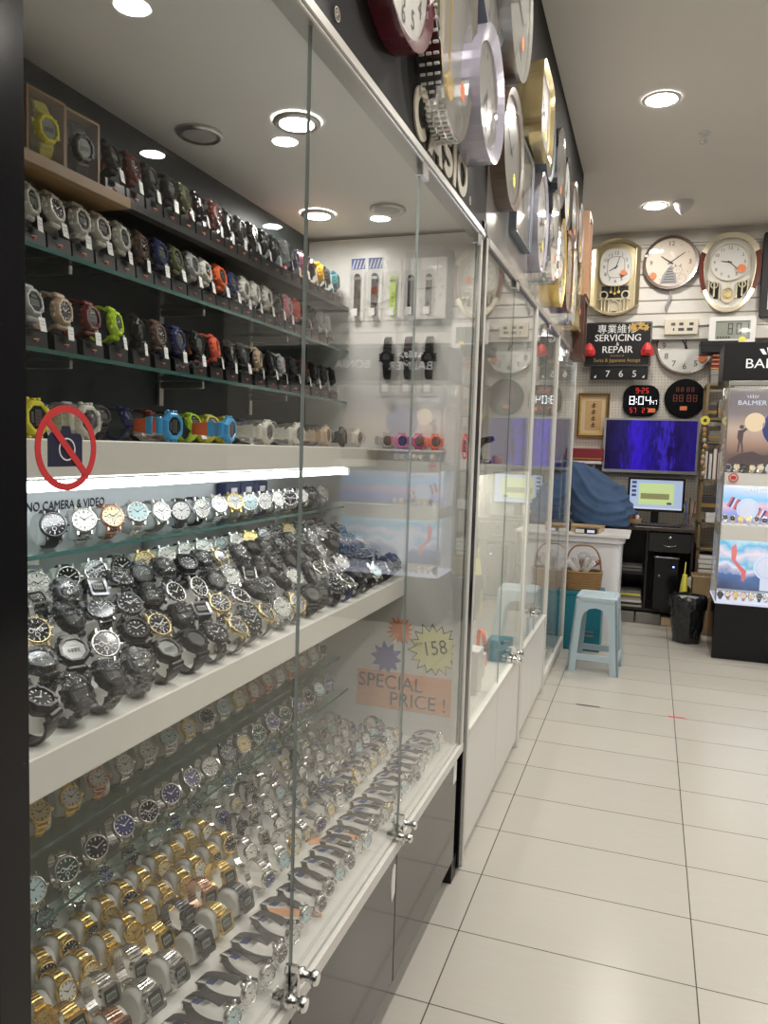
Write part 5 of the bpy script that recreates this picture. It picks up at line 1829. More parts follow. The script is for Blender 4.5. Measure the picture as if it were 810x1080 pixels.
MB().plate(circ(0, 0, .158, 48), 0, -.03, 0, .006).build('housing', 'gloss_black', t)
m_ = MB()
for ch, x in (('8', -.09), ('8', -.045), ('8', .015), ('8', .06)):
    seg_digit(m_, ch, x, -.025, .032, .055, -.0305, 0, .006)
for ch, x in (('8', -.07), ('8', -.035), ('8', .01), ('8', .045)):
    seg_digit(m_, ch, x, .055, .022, .036, -.0305, 0, .0045)
m_.build('digits', 'led_dim', t)
MB().plate(rrect(-.035, .02, -.095, -.062, .004), -.030, -.033).build('price_sticker', 'sticker_orange', t)
# 10 gilt frame
t = thing('picture_frame', 'gilt picture frame with a narrow calligraphy scroll beside the television', 'picture', (-.487, YB - .001, 1.64))
MB().hoop(rect(-.13, .13, -.185, .185), rect(-.098, .098, -.152, .152), 0, -.03, 0, -.018).build('frame', 'gold_paint', t)
MB().hoop(rect(-.122, .122, -.177, .177), rect(-.114, .114, -.169, .169), -.02, -.034).build('inner_border', 'wood_dark', t)
m_ = MB().plate(rect(-.098, .098, -.152, .152), 0, -.012, 0)
m_.plate(rect(-.066, .066, -.125, .125), -.012, -.0135, 1)
for k in range(4):
    z = .085 - k * .055
    m_.plate([(-.022, z), (.018, z + .012), (.02, z + .006), (-.018, z - .006)], -.0135, -.0145, 2)
    m_.plate([(-.004, z + .022), (.004, z + .022), (.006, z - .022), (-.004, z - .018)], -.0135, -.0145, 2)
    m_.plate([(-.02, z - .014), (.022, z - .008), (.02, z - .014), (-.016, z - .02)], -.0135, -.0145, 2)
m_.build('picture', ['cork_cream', 'scroll_paper', 'wood_dark'], t)
MB().tube([(-.03, -.004, .184), (0, -.003, .225), (.03, -.004, .184)], .0015, 5).build('hanging_cord', 'gold_paint', t)
# 11 television
t = thing('television', 'wall television showing a blue violet picture', 'television', (-.022, YB - .001, 1.395))
MB().box(-.12, .12, -.06, 0, -.09, .09, 0, .004).build('wall_mount', 'matte_black', t)
MB().hoop(rrect(-.368, .368, -.222, .222, .008), rrect(-.352, .352, -.198, .208, .004), -.05, -.085).build('bezel', 'grey_plastic', t)
MB().plate(rrect(-.36, .36, -.215, .215, .006), -.055, -.070).build('back_cover', 'matte_black', t)
MB().plate(rect(-.352, .352, -.198, .208), -.070, -.078).build('screen', 'tv_picture', t)
# red cushioned strip under the frame
t = thing('book_stack', 'dark red boxed set on the shelf left of the television', 'box', (-.52, 6.64, 1.26))
MB().box(-.16, .14, -.10, .10, 0, .10, 0, .004).box(-.15, .13, -.101, -.10, .012, .022, 1).build('box', ['book_red', 'gold_paint'], t)
t = thing('wall_shelf', 'narrow white shelf behind the shopkeeper left of the television', 'shelf', (-.55, 6.64, 1.235))
MB().box(-.42, .16, -.11, .108, 0, .022, 0, .002).build('board', 'cab_white', t)
b = MB()
for x in (-.35, .1):
    b.box(x - .005, x + .005, -.08, .108, -.06, -.001)
b.build('support', 'frame_white_metal', t)

# ------------------------------------------------------------------ desk, computer
t = thing('computer_desk', 'dark computer desk with a locking drawer under the monitor', 'desk', (.10, 6.46, 0))
MB().box(-.34, .245, -.17, .27, .735, .765, 0, .004).build('desktop', 'desk_brown', t)
MB().box(-.325, -.305, -.15, .26, .10, .734).build('side_board', 'desk_black', t)
MB().box(.222, .240, -.15, .26, .10, .734).build('side_board', 'desk_black', t)
MB().box(-.105, -.09, -.15, .26, .10, .734).build('divider', 'desk_black', t)
MB().box(-.304, .221, .24, .26, .121, .734).build('back_board', 'desk_black', t)
MB().box(-.304, .221, -.14, .26, .10, .12).build('lower_shelf', 'desk_black', t)
MB().box(-.305, -.105, -.13, .24, .38, .395).build('middle_shelf', 'desk_black', t)
dr = MB().box(-.088, .220, -.165, .20, .575, .725, 0, .004).build('drawer', 'desk_black', t)
h_ = MB().tube([(.02, -.165, .635), (.025, -.178, .628), (.065, -.185, .622), (.105, -.178, .628), (.11, -.165, .635)], .004, 8)
h_.build('handle', 'chrome', dr)
MB().lathe([(.012, 0), (.012, .004), (.008, .006)], (.065, -.165, .69), (0, -1, 0), 14).build('keyhole', 'chrome', dr)
for i, (x0, x1, hh, mm) in enumerate(((-.30, -.165, .085, 'book_cream'), (-.155, .03, .085, 'book_cream'), (.035, .235, .062, 'cork_cream'))):
    t = thing('stone_block', ('rough grey tile block', 'second rough grey tile block', 'cream tile block')[i] + ' under the desk, %s from the left' % ORD[i], 'block', ((x0 + x1) / 2 + .10, 6.355, 0))
    w_ = (x1 - x0) / 2
    MB().box(-w_, w_, -.05, .05, 0, hh, 0, .004).build('block', 'leather_grey' if i < 2 else 'cork_cream', t)
# under-desk goods
t = thing('magazine_stack', 'stack of magazines with a yellow cover on the lower desk shelf', 'magazines', (-.105, 6.44, .12))
rd = random.Random(2)
for k in range(7):
    MB().box(-.085 + rd.uniform(-.008, .008), .085 + rd.uniform(-.008, .008), -.11, .11, k * .018, k * .018 + .016, 0, .002).build('magazine', ['book_cream', 'book_dark', 'paper', 'book_cream', 'leather_grey', 'sticker_yellow', 'leather_grey'][k], t)
t = thing('paper_bundle', 'dim bundle of papers on the middle desk shelf', 'papers', (-.105, 6.44, .396))
for k in range(4):
    MB().box(-.08 + rd.uniform(-.01, .01), .08, -.10, .11, k * .012, k * .012 + .010).build('sheaf', ('book_dark', 'leather_grey')[k % 2], t)
t = thing('computer_tower', 'black computer tower with a blue light under the drawer', 'computer', (.150, 6.40, .121))
MB().box(-.088, .088, -.15, .20, 0, .42, 0, .005).build('case', 'satin_black', t)
MB().box(-.088, .088, -.158, -.151, .01, .41, 0, .003).build('front_panel', 'gloss_black', t)
MB().box(-.089, .089, -.159, -.10, .41, .421, 0, .002).build('top_trim', 'gunmetal', t)
MB().box(.045, .058, -.160, -.158, .345, .357).build('power_light', 'led_blue', t)
MB().box(-.055, -.043, -.160, -.158, .27, .285).build('badge', 'aluminium', t)
t = thing('monitor', 'black computer monitor with a pale program window', 'monitor', (.045, 6.52, .766))
MB().box(-.11, .11, -.07, .09, 0, .012, 0, .004).build('foot', 'satin_black', t)
MB().box(-.03, .03, .01, .03, .012, .14).build('neck', 'satin_black', t)
MB().hoop(rrect(-.215, .215, .105, .375, .008), rrect(-.198, .198, .125, .358, .004), .01, -.025).build('bezel', 'satin_black', t)
MB().plate(rrect(-.21, .21, .11, .37, .006), .008, -.012).build('back_cover', 'satin_black', t)
s_ = MB().plate(rect(-.198, .198, .125, .358), -.012, -.018, 0)
s_.plate(rect(-.13, .135, .16, .325), -.018, -.0186, 1).plate(rect(-.13, .135, .315, .33), -.018, -.0188, 5)
s_.plate(rect(-.115, .10, .205, .25), -.0186, -.0192, 2).plate(rect(-.115, .09, .268, .30), -.0186, -.0192, 5).plate(rect(-.115, .09, .17, .195), -.0186, -.0192, 5)
for k in range(4):
    s_.plate(rect(-.185, -.15, .325 - k * .034, .345 - k * .034), -.018, -.0188, 3)
s_.plate(rect(-.198, .198, .125, .135), -.018, -.0188, 4)
s_.plate(rect(.085, .12, .165, .182), -.0192, -.0198, 3)
s_.build('screen', ['screen_desktop', 'screen_green', 'screen_olive', 'screen_dark', 'lightbox_white', 'screen_green'], t)
t = thing('keyboard', 'black keyboard lying on the desk before the monitor', 'keyboard', (.05, 6.375, .766))
k_ = MB().box(-.19, .19, -.06, .06, 0, .016, 0, .003)
for a_ in range(14):
    for b_ in range(4):
        k_.box(-.18 + a_ * .0262, -.158 + a_ * .0262, -.05 + b_ * .026, -.028 + b_ * .026, .016, .022, 1, .002)
k_.build('keys', ['satin_black', 'book_dark'], t)
t = thing('snack_box', 'small open carton with red and gold packets on the desk', 'box', (-.135, 6.395, .766))
MB().box(-.085, .085, -.05, .05, 0, .006).box(-.085, .085, -.05, -.044, 0, .05).box(-.085, .085, .044, .05, 0, .05).box(-.085, -.079, -.05, .05, 0, .05).box(.079, .085, -.05, .05, 0, .05).build('carton', 'cardboard', t)
for k in range(5):
    MB().box(-.07 + k * .028, -.047 + k * .028, -.035, .03, .006, .075 + .02 * (k % 2), 0, .004).build('packet', ('book_red', 'sign_red', 'gold_paint', 'book_red', 'paper')[k], t)
t = thing('pen_jar', 'glass jar of pens and scissors right of the monitor', 'pen jar', (.295, 6.40, .766))
MB().lathe([(.045, 0), (.05, .01), (.05, .11), (.044, .115), (.046, .02), (.0, .015)], n=22, cap1=False).build('jar', 'blister', t)
rd = random.Random(9)
for k in range(8):
    a_ = 2 * PI * k / 8
    MB().tube([(.015 * math.cos(a_), .015 * math.sin(a_), .018), (.04 * math.cos(a_), .04 * math.sin(a_), .18 + .06 * rd.random())], .0045, 7).build('pen', ('book_red', 'wood_light', 'satin_black', 'wood_light', 'steel', 'card_blue', 'wood_dark', 'wood_light')[k], t)
# rack with goods at the right of the desk
t = thing('shelf_rack', 'narrow wooden shelf rack between the television and the bright case', 'shelf', (.458, 6.50, 0))
for sx in (-.085, .085):
    MB().box(sx - .012, sx + .012, -.12, -.096, .60, 1.86, 0, .002).build('post', 'wood_shelf', t)
    MB().box(sx - .012, sx + .012, .20, .224, .60, 1.86, 0, .002).build('post', 'wood_shelf', t)
    for zz in (.62,):
        MB().box(sx - .012, sx + .012, -.12, .224, 0, .62, 0, .002).build('side_board', 'wood_shelf', t)
for z in (.02, .30, .60, .80, 1.13, 1.42, 1.60, 1.86):
    MB().box(-.097, .097, -.12, .224, z, z + .018, 0, .002).build('board', 'wood_shelf', t)


def bx(name, label, cat, x, y, z, w_, d_, h_, m1, extra=None, rz=0.0, group=None):
    t = thing(name, label, cat, (x, y, z), rz, group)
    MB().box(-w_ / 2, w_ / 2, -d_ / 2, d_ / 2, 0, h_, 0, .003).build('body', m1, t)
    if extra == 'lid':
        MB().box(-w_ / 2 - .002, w_ / 2 + .002, -d_ / 2 - .002, d_ / 2 + .002, h_ * .62, h_ + .002, 0, .002).build('lid', m1, t)
    elif extra == 'pages':
        MB().box(-w_ / 2 + .003, w_ / 2 - .003, -d_ / 2 - .001, -d_ / 2 + .002, .004, h_ - .004, 0, .0005).build('page_edges', 'paper', t)
    elif extra == 'band':
        MB().box(-w_ / 2 - .001, w_ / 2 + .001, -d_ / 2 - .001, d_ / 2 + .001, h_ * .3, h_ * .55).build('label_band', 'gold_paint', t)
    return t


for k in range(4):
    bx('gift_box', 'dark red flat box on the rack top, %s from the bottom' % ORD[k], 'box', .455, 6.50, 1.98 + k * .032, .13, .18, .030, 'book_red', 'band', R(k * 2 - 3), 'red boxes on the rack top')
bx('gift_box', 'pale grey box under the red boxes on the rack top', 'box', .455, 6.50, 1.879, .135, .2, .10, 'leather_grey', 'lid')
bx('gift_box', 'black box on top of the red stack beside the hidden clock', 'box', .43, 6.50, 2.109, .26, .24, .085, 'satin_black', 'lid')
for i, (x, z, w_, h_, m1) in enumerate(((.415, 1.619, .06, .10, 'book_dark'), (.49, 1.619, .07, .135, 'leather_grey'), (.458, 1.439, .12, .08, 'leather_grey'))):
    bx('carton', '%s small carton standing in the rack below the red boxes' % ('dark', 'grey', 'wide grey')[i], 'box', x, 6.48, z, w_, .15, h_, m1, 'band')
for k in range(5):
    bx('book', '%s book spine upright in the middle rack bay, %s from the left' % (('brown', 'dark', 'tan', 'red', 'white')[k], ORD[k]), 'book', .392 + k * .031, 6.47, 1.148, .026, .16, (.22, .20, .235, .21, .19)[k], ('wood_dark', 'book_dark', 'wood_light', 'book_red', 'paper')[k], 'pages', 0, 'books in the middle rack bay')
bx('carton', 'white carton in the bay level with the monitor', 'box', .475, 6.47, .818, .12, .2, .075, 'paper', 'lid')
bx('carton', 'dark carton above the white carton in the rack', 'box', .43, 6.47, .90, .10, .2, .12, 'book_dark', 'band')
for k in range(7):
    bx('book', 'flat book in the lower rack pile, %s from the bottom' % ORD[k], 'book', .455 + rd.uniform(-.008, .008), 6.46, .319 + k * .036, .15, .2, .033, ('book_cream', 'leather_grey', 'paper', 'book_dark', 'book_cream', 'paper', 'leather_grey')[k], 'pages', 0, 'books piled in the lower rack bay')
# rolled yellow tape and cloth strips hanging from the rack
t = thing('tape_roll', 'yellow roll of tape hanging on the rack post', 'tape', (.365, 6.365, 1.595))
MB().hoop(circ(0, 0, .034, 24), circ(0, 0, .014, 24), .0, -.024).build('roll', 'sticker_yellow', t)
MB().lathe([(.003, 0), (.003, .03)], (0, -.026, 0), (0, 1, 0), 8).build('hook', 'steel', t)
t = thing('cloth_strip', 'patterned hanging strip of charms below the yellow tape', 'charm', (.37, 6.36, 1.55))
rd = random.Random(4)
b = MB()
for k in range(9):
    b.lathe([(.004, 0), (.013 + .005 * rd.random(), .012), (.012, .03), (.004, .04)], (rd.uniform(-.008, .008), 0, -.04 - k * .042), (0, 0, 1), 9, m=k % 3)
b.build('beads', ['wood_light', 'gold_paint', 'book_cream'], t)

# ------------------------------------------------------------------ bin and yellow bag
t = thing('waste_bin', 'bin with a black plastic liner beside the black display case', 'bin', (.300, 5.83, 0))
b = MB()
rings = []
rd = random.Random(12)
for z, r1 in ((0, .088), (.02, .096), (.12, .106), (.24, .116), (.315, .120), (.335, .122), (.30, .128), (.24, .125)):
    rings.append([((r1 + .008 * rd.uniform(-1, 1)) * math.cos(2 * PI * k / 26), (r1 + .008 * rd.uniform(-1, 1)) * math.sin(2 * PI * k / 26), z + (.012 * rd.uniform(-1, 1) if z > .1 else 0)) for k in range(26)])
b.ring_loft(rings, 0, False, True, False)
b.build('liner', 'bag_black', t)
MB().lathe([(.08, .02), (.108, .31), (.103, .315), (.075, .03)], n=26, cap0=True, cap1=True).build('bucket', 'grey_plastic', t)
t = thing('open_carton', 'brown open carton standing behind the bin', 'box', (.43, 6.18, .0))
MB().box(-.10, .12, -.10, .10, 0, .006).box(-.10, .12, -.10, -.094, 0, .44).box(-.10, .12, .094, .10, 0, .44).box(-.10, -.094, -.10, .10, 0, .44).box(.114, .12, -.10, .10, 0, .44).build('carton_body', 'cardboard', t)
f = MB()
f.X = Matrix.Translation((0, -.10, .44)) @ Matrix.Rotation(R(30), 4, 'X')
f.box(-.10, .12, -.005, 0, -.09, 0)
f.build('flap', 'cardboard_pale', t)
pp = MB()
for k in range(7):
    pp.X = Matrix.Translation((-.06 + k * .022, .0 - .015 * k, .33)) @ Matrix.Rotation(R(15 * (k - 3)), 4, 'Y') @ Matrix.Rotation(R(10 * k), 4, 'Z')
    pp.box(-.03, .03, -.001, .001, -.1, .1)
pp.build('paper_scraps', 'paper', t)
t = thing('yellow_bag', 'folded yellow shopping bag between the computer tower and the bin', 'bag', (.268, 6.12, 0))
b = MB()
rings = []
for z, w_, d_ in ((0, .03, .06), (.05, .035, .07), (.22, .032, .065), (.36, .026, .05), (.44, .016, .03)):
    rings.append([(w_ * math.cos(2 * PI * k / 16) + .10 * z * .3, d_ * math.sin(2 * PI * k / 16), z) for k in range(16)])
b.ring_loft(rings, 0, False)
b.build('bag_body', 'sticker_yellow', t)
MB().tube([(.01, -.02, .43), (.012, -.03, .50), (.014, 0, .53), (.012, .03, .50), (.01, .02, .43)], .004, 6).build('handle', 'sticker_yellow', t)

# ------------------------------------------------------------------ counter, basket, stool, person
t = thing('service_counter', 'white rounded service counter in front of the shopkeeper', 'counter', (-.60, 5.75, 0))


def cpoly(x0, x1, y0, y1, r):
    return [(x, y) for x, y in rrect(x0, x1, y0, y1, r, 6)]


def zprism(poly, z0, z1, b=.0):
    mb = MB()
    mb.ring_loft([[(x, y, z0) for x, y in poly], [(x, y, z1) for x, y in poly]], 0, False)
    return mb


zprism(cpoly(-.75, .435, -.24, .20, .06), 0, .705).build('body', 'counter_white', t)
zprism(cpoly(-.75, .455, -.26, .22, .07), .705, .745).build('rim', 'counter_white', t)
zprism(cpoly(-.75, .485, -.275, .24, .03), .746, .762).build('top', 'white_plastic', t)
t = thing('teal_crate', 'teal storage box under the wicker basket', 'box', (-.405, 5.345, 0))
MB().box(-.145, .145, -.12, .12, 0, .375, 0, .006).build('box_body', 'teal_box', t)
MB().box(-.15, .15, -.125, .125, .372, .398, 0, .004).build('lid', 'teal_box', t)
MB().box(-.05, .10, -.122, -.12, .10, .112).box(-.02, .10, -.122, -.12, .13, .137).build('printed_lines', 'leather_grey', t)
t = thing('wicker_basket', 'woven basket with a hoop handle and wrapped goods on the teal box', 'basket', (-.40, 5.335, .399))
b = MB()
nz = 9
for k in range(nz):
    z = .008 + k * .0145
    kk = 1 + .10 * k / nz
    poly = circ(0, 0, .112 * kk, 36, .085 * kk, 0, 3.2)
    b.tube([(x + .004 * ((i + k) % 2 - .5), y, z) for i, (x, y) in enumerate(poly)], .0085, 6, closed=True)
bt = circ(0, 0, .112, 36, .085, 0, 3.2)
b.ring_loft([[(x, y, 0) for x, y in bt], [(x, y, .01) for x, y in bt]], 0, False)
b.build('woven_body', 'wicker', t)
hp = [(-.118 * math.copysign(abs(math.cos(R(a_))) ** .7, math.cos(R(a_))), 0, .10 + .20 * abs(math.sin(R(a_))) ** .8) for a_ in range(0, 181, 9)]
MB().tube(hp, .006, 8).build('hoop_handle', 'wicker', t)
g = MB()
rd = random.Random(8)
for cx, cz_, r1 in ((-.04, .16, .065), (.045, .165, .07), (.0, .20, .055)):
    rings = []
    for i in range(1, 8):
        la = -PI / 2 + PI * i / 8
        rings.append([(cx + r1 * (1 + .12 * rd.uniform(-1, 1)) * math.cos(la) * math.cos(2 * PI * k / 12), r1 * .8 * math.cos(la) * math.sin(2 * PI * k / 12), cz_ + r1 * math.sin(la)) for k in range(12)])
    g.ring_loft(rings, 0, False)
g.build('clear_bags', 'crinkle', t)
gi = MB()
for k in range(6):
    gi.X = Matrix.Translation((-.07 + k * .028, .01 * (k % 3), .15 + .02 * (k % 2))) @ Matrix.Rotation(R(20 * (k - 2)), 4, 'Y')
    gi.box(-.014, .014, -.02, .02, -.05, .05, k % 3, .004)
gi.build('wrapped_goods', ['paper', 'white_plastic', 'book_red'], t)

# items on the counter
t = thing('flat_carton', 'brown flat cardboard box lying on the white counter', 'box', (-.475, 5.66, .763), R(-8))
MB().box(-.17, .17, -.09, .09, 0, .04, 0, .002).build('carton_body', 'cardboard_pale', t)
MB().box(-.172, .172, -.092, .092, .030, .044, 0, .002).build('lid', 'cardboard', t)
t = thing('card_terminal', 'black card reader with a small lit screen on the counter edge', 'card reader', (-.405, 5.51, .763), R(-4))
MB().box(-.075, .075, -.028, .03, 0, .034, 0, .004).build('body', 'satin_black', t)
MB().box(.01, .06, -.0295, -.028, .008, .027).build('screen', 'lightbox_white', t)
MB().box(-.07, -.01, -.030, -.028, .004, .030).build('receipt', 'paper', t)
t = thing('headphones', 'black headphones resting on the counter by the glass', 'headphones', (-.60, 5.58, .763))
hb = [(.07 * math.cos(R(a_)), 0, .035 + .075 * math.sin(R(a_))) for a_ in range(0, 181, 12)]
MB().tube(hb, .010, 8).build('headband', 'matte_black', t)
for sx in (-1, 1):
    MB().lathe([(.030, 0), (.036, .008), (.036, .02), (.026, .028)], (sx * .055, 0, .0375), (sx, 0, 0), 18).build('ear_cup', 'satin_black', t)

# plastic stool
t = thing('plastic_stool', 'pale blue plastic stool with arched sides standing in the aisle', 'stool', (-.262, 4.84, 0), R(-3))


def stool_side(hw0, hw1, H):
    """one side as a list of polygons in (x,z): outer half width hw0 at floor to hw1 at the top"""
    ho = lambda z: hw0 + (hw1 - hw0) * z / H
    top = .395
    arch = []
    for k in range(13):
        a_ = PI * k / 12
        arch.append((.072 * math.cos(a_), .325 + (top - .325) * math.sin(a_)))
    legw = .052
    L_ = [(-ho(0), 0), (-ho(0) + legw, 0), (-ho(.10) + legw + .004, .10), (-ho(.325) + .050, .325)]
    return ho, arch, legw


Hs = .455
hw0, hw1 = .152, .118
for k in range(4):
    m = MB()
    m.X = Matrix.Rotation(PI / 2 * k, 4, 'Z')
    sl_ = (hw0 - hw1) / Hs

    def P(x, z, d):
        return (x, -(hw0 - sl_ * z) + d, z)
    th = .012
    ho = lambda z: hw0 - sl_ * z
    inner = []
    zs = [0, .06, .12, .18, .24, .30, .33, .355, .375, .388, .395]
    for z in zs:
        if z <= .30:
            xi = ho(z) - .050 + .004 * z
        else:
            u_ = (z - .30) / .095
            xi = (ho(.30) - .050) * math.sqrt(max(0, 1 - u_ ** 2.4))
        inner.append((xi, z))
    for sx in (-1, 1):
        for i in range(len(zs) - 1):
            (xa, za), (xb, zb) = inner[i], inner[i + 1]
            q = [(sx * ho(za), za), (sx * xa, za), (sx * xb, zb), (sx * ho(zb), zb)]
            m.ring_loft([[P(x, z, 0) for x, z in q], [P(x, z, th) for x, z in q]], 0, False)
    q = [(-ho(.395), .395), (ho(.395), .395), (ho(Hs - .01), Hs - .01), (-ho(Hs - .01), Hs - .01)]
    m.ring_loft([[P(x, z, 0) for x, z in q], [P(x, z, th) for x, z in q]], 0, False)
    xs = ho(.10) - .046
    q = [(-xs, .075), (xs, .075), (xs, .112), (-xs, .112)]
    m.ring_loft([[P(x, z, .001) for x, z in q], [P(x, z, th - .001) for x, z in q]], 0, False)
    m.build('side_frame', 'plastic_stool', t)
sp_ = MB()
sq = lambda k, z: [(x, y, z) for x, y in rrect(-hw1 - .004 + k, hw1 + .004 - k, -hw1 - .004 + k, hw1 + .004 - k, .03, 5)]
sp_.ring_loft([sq(0, Hs - .022), sq(0, Hs), sq(.006, Hs + .008), sq(.022, Hs + .008), sq(.028, Hs + .004)], 0, False)
sp_.build('seat', 'plastic_stool', t)

# person bending forward behind the counter, seen from the back
def skin_obj(name, joints, edges, mats, parent, sub=2, root=0):
    me = bpy.data.meshes.new(name)
    me.from_pydata([j[0] for j in joints], edges, [])
    o = bpy.data.objects.new(name, me)
    COL.objects.link(o)
    md = o.modifiers.new('skin', 'SKIN')
    md.use_smooth_shade = True
    sv = me.skin_vertices[0] if len(me.skin_vertices) else None
    if sv is None:
        bm = bmesh.new()
        bm.from_mesh(me)
        bm.verts.layers.skin.verify()
        bm.to_mesh(me)
        bm.free()
        sv = me.skin_vertices[0]
    for i, j in enumerate(joints):
        r1 = j[1]
        sv.data[i].radius = r1 if isinstance(r1, tuple) else (r1, r1)
        sv.data[i].use_root = (i == root)
    s2 = o.modifiers.new('sub', 'SUBSURF')
    s2.levels = sub
    s2.render_levels = sub
    dg = bpy.context.evaluated_depsgraph_get()
    nm = bpy.data.meshes.new_from_object(o.evaluated_get(dg))
    bpy.data.objects.remove(o)
    for k in mats:
        nm.materials.append(MATS[k])
    nm.name = name
    n = bpy.data.objects.new(name, nm)
    COL.objects.link(n)
    n.parent = parent
    for p in nm.polygons:
        p.use_smooth = True
    return n


pr = thing('person', 'person in a blue shirt bending forward behind the white counter', 'person', (-.44, 6.16, 0))
# facing the back wall, bent forward and leaning to the left: only the back shows
J = [((.06, .0, .90), .08), ((.02, .03, .97), .06), ((-.03, .11, 1.03), .048), ((-.09, .24, 1.07), .045), ((-.12, .31, 1.03), .075), ((-.13, .38, .97), .075),
     ((.12, -.01, .84), .085), ((.13, .0, .48), .064), ((.13, -.02, .10), .046), ((.13, .09, .045), .038),
     ((-.04, -.01, .84), .085), ((-.05, .0, .48), .064), ((-.05, -.02, .10), .046), ((-.05, .09, .045), .038),
     ((.10, .11, .98), .036), ((.245, .08, .84), .04), ((.17, .14, .80), .036), ((.10, .17, .80), .030),
     ((-.17, .12, 1.03), .036), ((-.30, .10, .89), .04), ((-.27, .24, .80), .036), ((-.24, .30, .78), .030)]
E_ = [(0, 1), (1, 2), (2, 3), (3, 4), (4, 5), (0, 6), (6, 7), (7, 8), (8, 9), (0, 10), (10, 11), (11, 12), (12, 13), (2, 14), (14, 15), (15, 16), (16, 17), (2, 18), (18, 19), (19, 20), (20, 21)]
body = skin_obj('body', J, E_, ['skin'], pr)


def cloth(name, parts, material, parent, voxel=.014):
    """loft of rings (centre, lateral axis angle, half width, half depth, forward pitch) fused into one skin of cloth"""
    mb = MB()
    for rings_ in parts:
        rr_ = []
        for c, lat, up_, a_, b_ in rings_:
            l = Vector(lat).normalized()
            q = Vector(up_).normalized()
            rr_.append([tuple(Vector(c) + l * (a_ * math.copysign(abs(math.cos(t)) ** .85, math.cos(t))) + q * (b_ * math.copysign(abs(math.sin(t)) ** .85, math.sin(t)))) for t in [2 * PI * k / 28 for k in range(28)]])
        mb.ring_loft(rr_, 0, True)
    o = mb.build(name, material, None)
    m1 = o.modifiers.new('r', 'REMESH')
    m1.mode = 'VOXEL'
    m1.voxel_size = voxel
    m2 = o.modifiers.new('s', 'SMOOTH')
    m2.iterations = 8
    m2.factor = .6
    dg = bpy.context.evaluated_depsgraph_get()
    nm = bpy.data.meshes.new_from_object(o.evaluated_get(dg))
    bpy.data.objects.remove(o)
    nm.name = name
    n = bpy.data.objects.new(name, nm)
    COL.objects.link(n)
    n.parent = parent
    for p in nm.polygons:
        p.use_smooth = True
    return n


tl_ = (1, 0, -.30)
TORSO = [((.09, -.03, .78), (1, 0, -.05), (0, 1, 0), .215, .155), ((.075, -.03, .90), (1, 0, -.12), (0, 1, -.15), .22, .155), ((.03, .02, 1.01), tl_, (0, 1, -.5), .235, .15),
         ((-.02, .09, 1.09), tl_, (0, .8, -.9), .25, .15), ((-.06, .17, 1.12), tl_, (0, .4, -1), .235, .13), ((-.09, .25, 1.10), tl_, (0, 0, -1), .15, .10), ((-.10, .30, 1.06), tl_, (0, -.3, -1), .085, .08)]
RS = [((.08, .12, 1.06), (1, 0, .5), (0, 1, 0), .11, .11), ((.17, .10, 1.00), (1, 0, .7), (0, 1, 0), .105, .10), ((.235, .08, .90), (1, 0, .45), (0, 1, 0), .092, .09), ((.262, .07, .83), (1, 0, .4), (0, 1, 0), .096, .092)]
LS = [((-.18, .14, 1.14), (1, 0, -.5), (0, 1, 0), .11, .11), ((-.26, .12, 1.06), (1, 0, -.6), (0, 1, 0), .10, .10), ((-.30, .10, .96), (1, 0, -.3), (0, 1, 0), .085, .085), ((-.305, .10, .89), (1, 0, -.2), (0, 1, 0), .085, .085)]
shirt = cloth('shirt', [TORSO, RS, LS], 'shirt_blue', pr)
for v in shirt.data.vertices:
    c = v.co
    q = c.x * 13 + c.z * 34 + 2.2 * math.sin(c.x * 9 + 1) + 1.5 * math.sin(c.z * 14 - c.y * 6)
    k = (1 - abs(math.sin(q))) ** 2 * 1.1 + math.sin(c.x * 38 - c.z * 21 + c.y * 8) * .18
    v.co += v.normal * (.015 * k - .004)
cloth('trousers', [[((.08, -.02, .74), (1, 0, 0), (0, 1, 0), .17, .13), ((.06, -.01, .90), (1, 0, 0), (0, 1, 0), .165, .12)],
                   [((.13, -.03, .06), (1, 0, 0), (0, 1, 0), .065, .07), ((.13, .0, .48), (1, 0, 0), (0, 1, 0), .085, .09), ((.12, -.01, .82), (1, 0, 0), (0, 1, 0), .105, .12)],
                   [((-.05, -.03, .06), (1, 0, 0), (0, 1, 0), .065, .07), ((-.05, .0, .48), (1, 0, 0), (0, 1, 0), .085, .09), ((.0, -.01, .82), (1, 0, 0), (0, 1, 0), .105, .12)]], 'trousers', pr, .018)
hr = MB()
hr.X = Matrix.Translation((-.125, .335, 1.025)) @ Matrix.Rotation(R(-125), 4, 'X')
rings = []
for i in range(0, 8):
    la = PI * (.5 - .60 * i / 7)
    rings.append([(.098 * math.cos(la) * math.cos(2 * PI * k / 18), .112 * math.cos(la) * math.sin(2 * PI * k / 18), .112 * math.sin(la)) for k in range(18)])
hr.ring_loft(rings, 0, True, True, False)
hr.build('hair', 'hair', pr)
for hx, hy, hz in ((.08, .18, .80), (-.24, .30, .78)):
    hd = MB()
    hd.lathe([(.024, 0), (.034, .02), (.037, .05), (.031, .085)], (hx, hy - .01, hz), (0, 1, -.25), 12, sx=1, sy=.5)
    for k in range(4):
        xx = hx - .027 + k * .018
        ln = (.058, .068, .064, .05)[k]
        hd.tube([(xx, hy + .06, hz - .018), (xx, hy + .06 + ln * .5, hz - .026), (xx, hy + .06 + ln, hz - .045)], .0085, 7, rs=[.0095, .0085, .006])
    sg_ = 1 if hx < 0 else -1
    hd.tube([(hx + sg_ * .026, hy + .02, hz - .01), (hx + sg_ * .048, hy + .045, hz - .02), (hx + sg_ * .050, hy + .07, hz - .03)], .009, 7, rs=[.011, .010, .007])
    hd.build('hand', 'skin', pr)

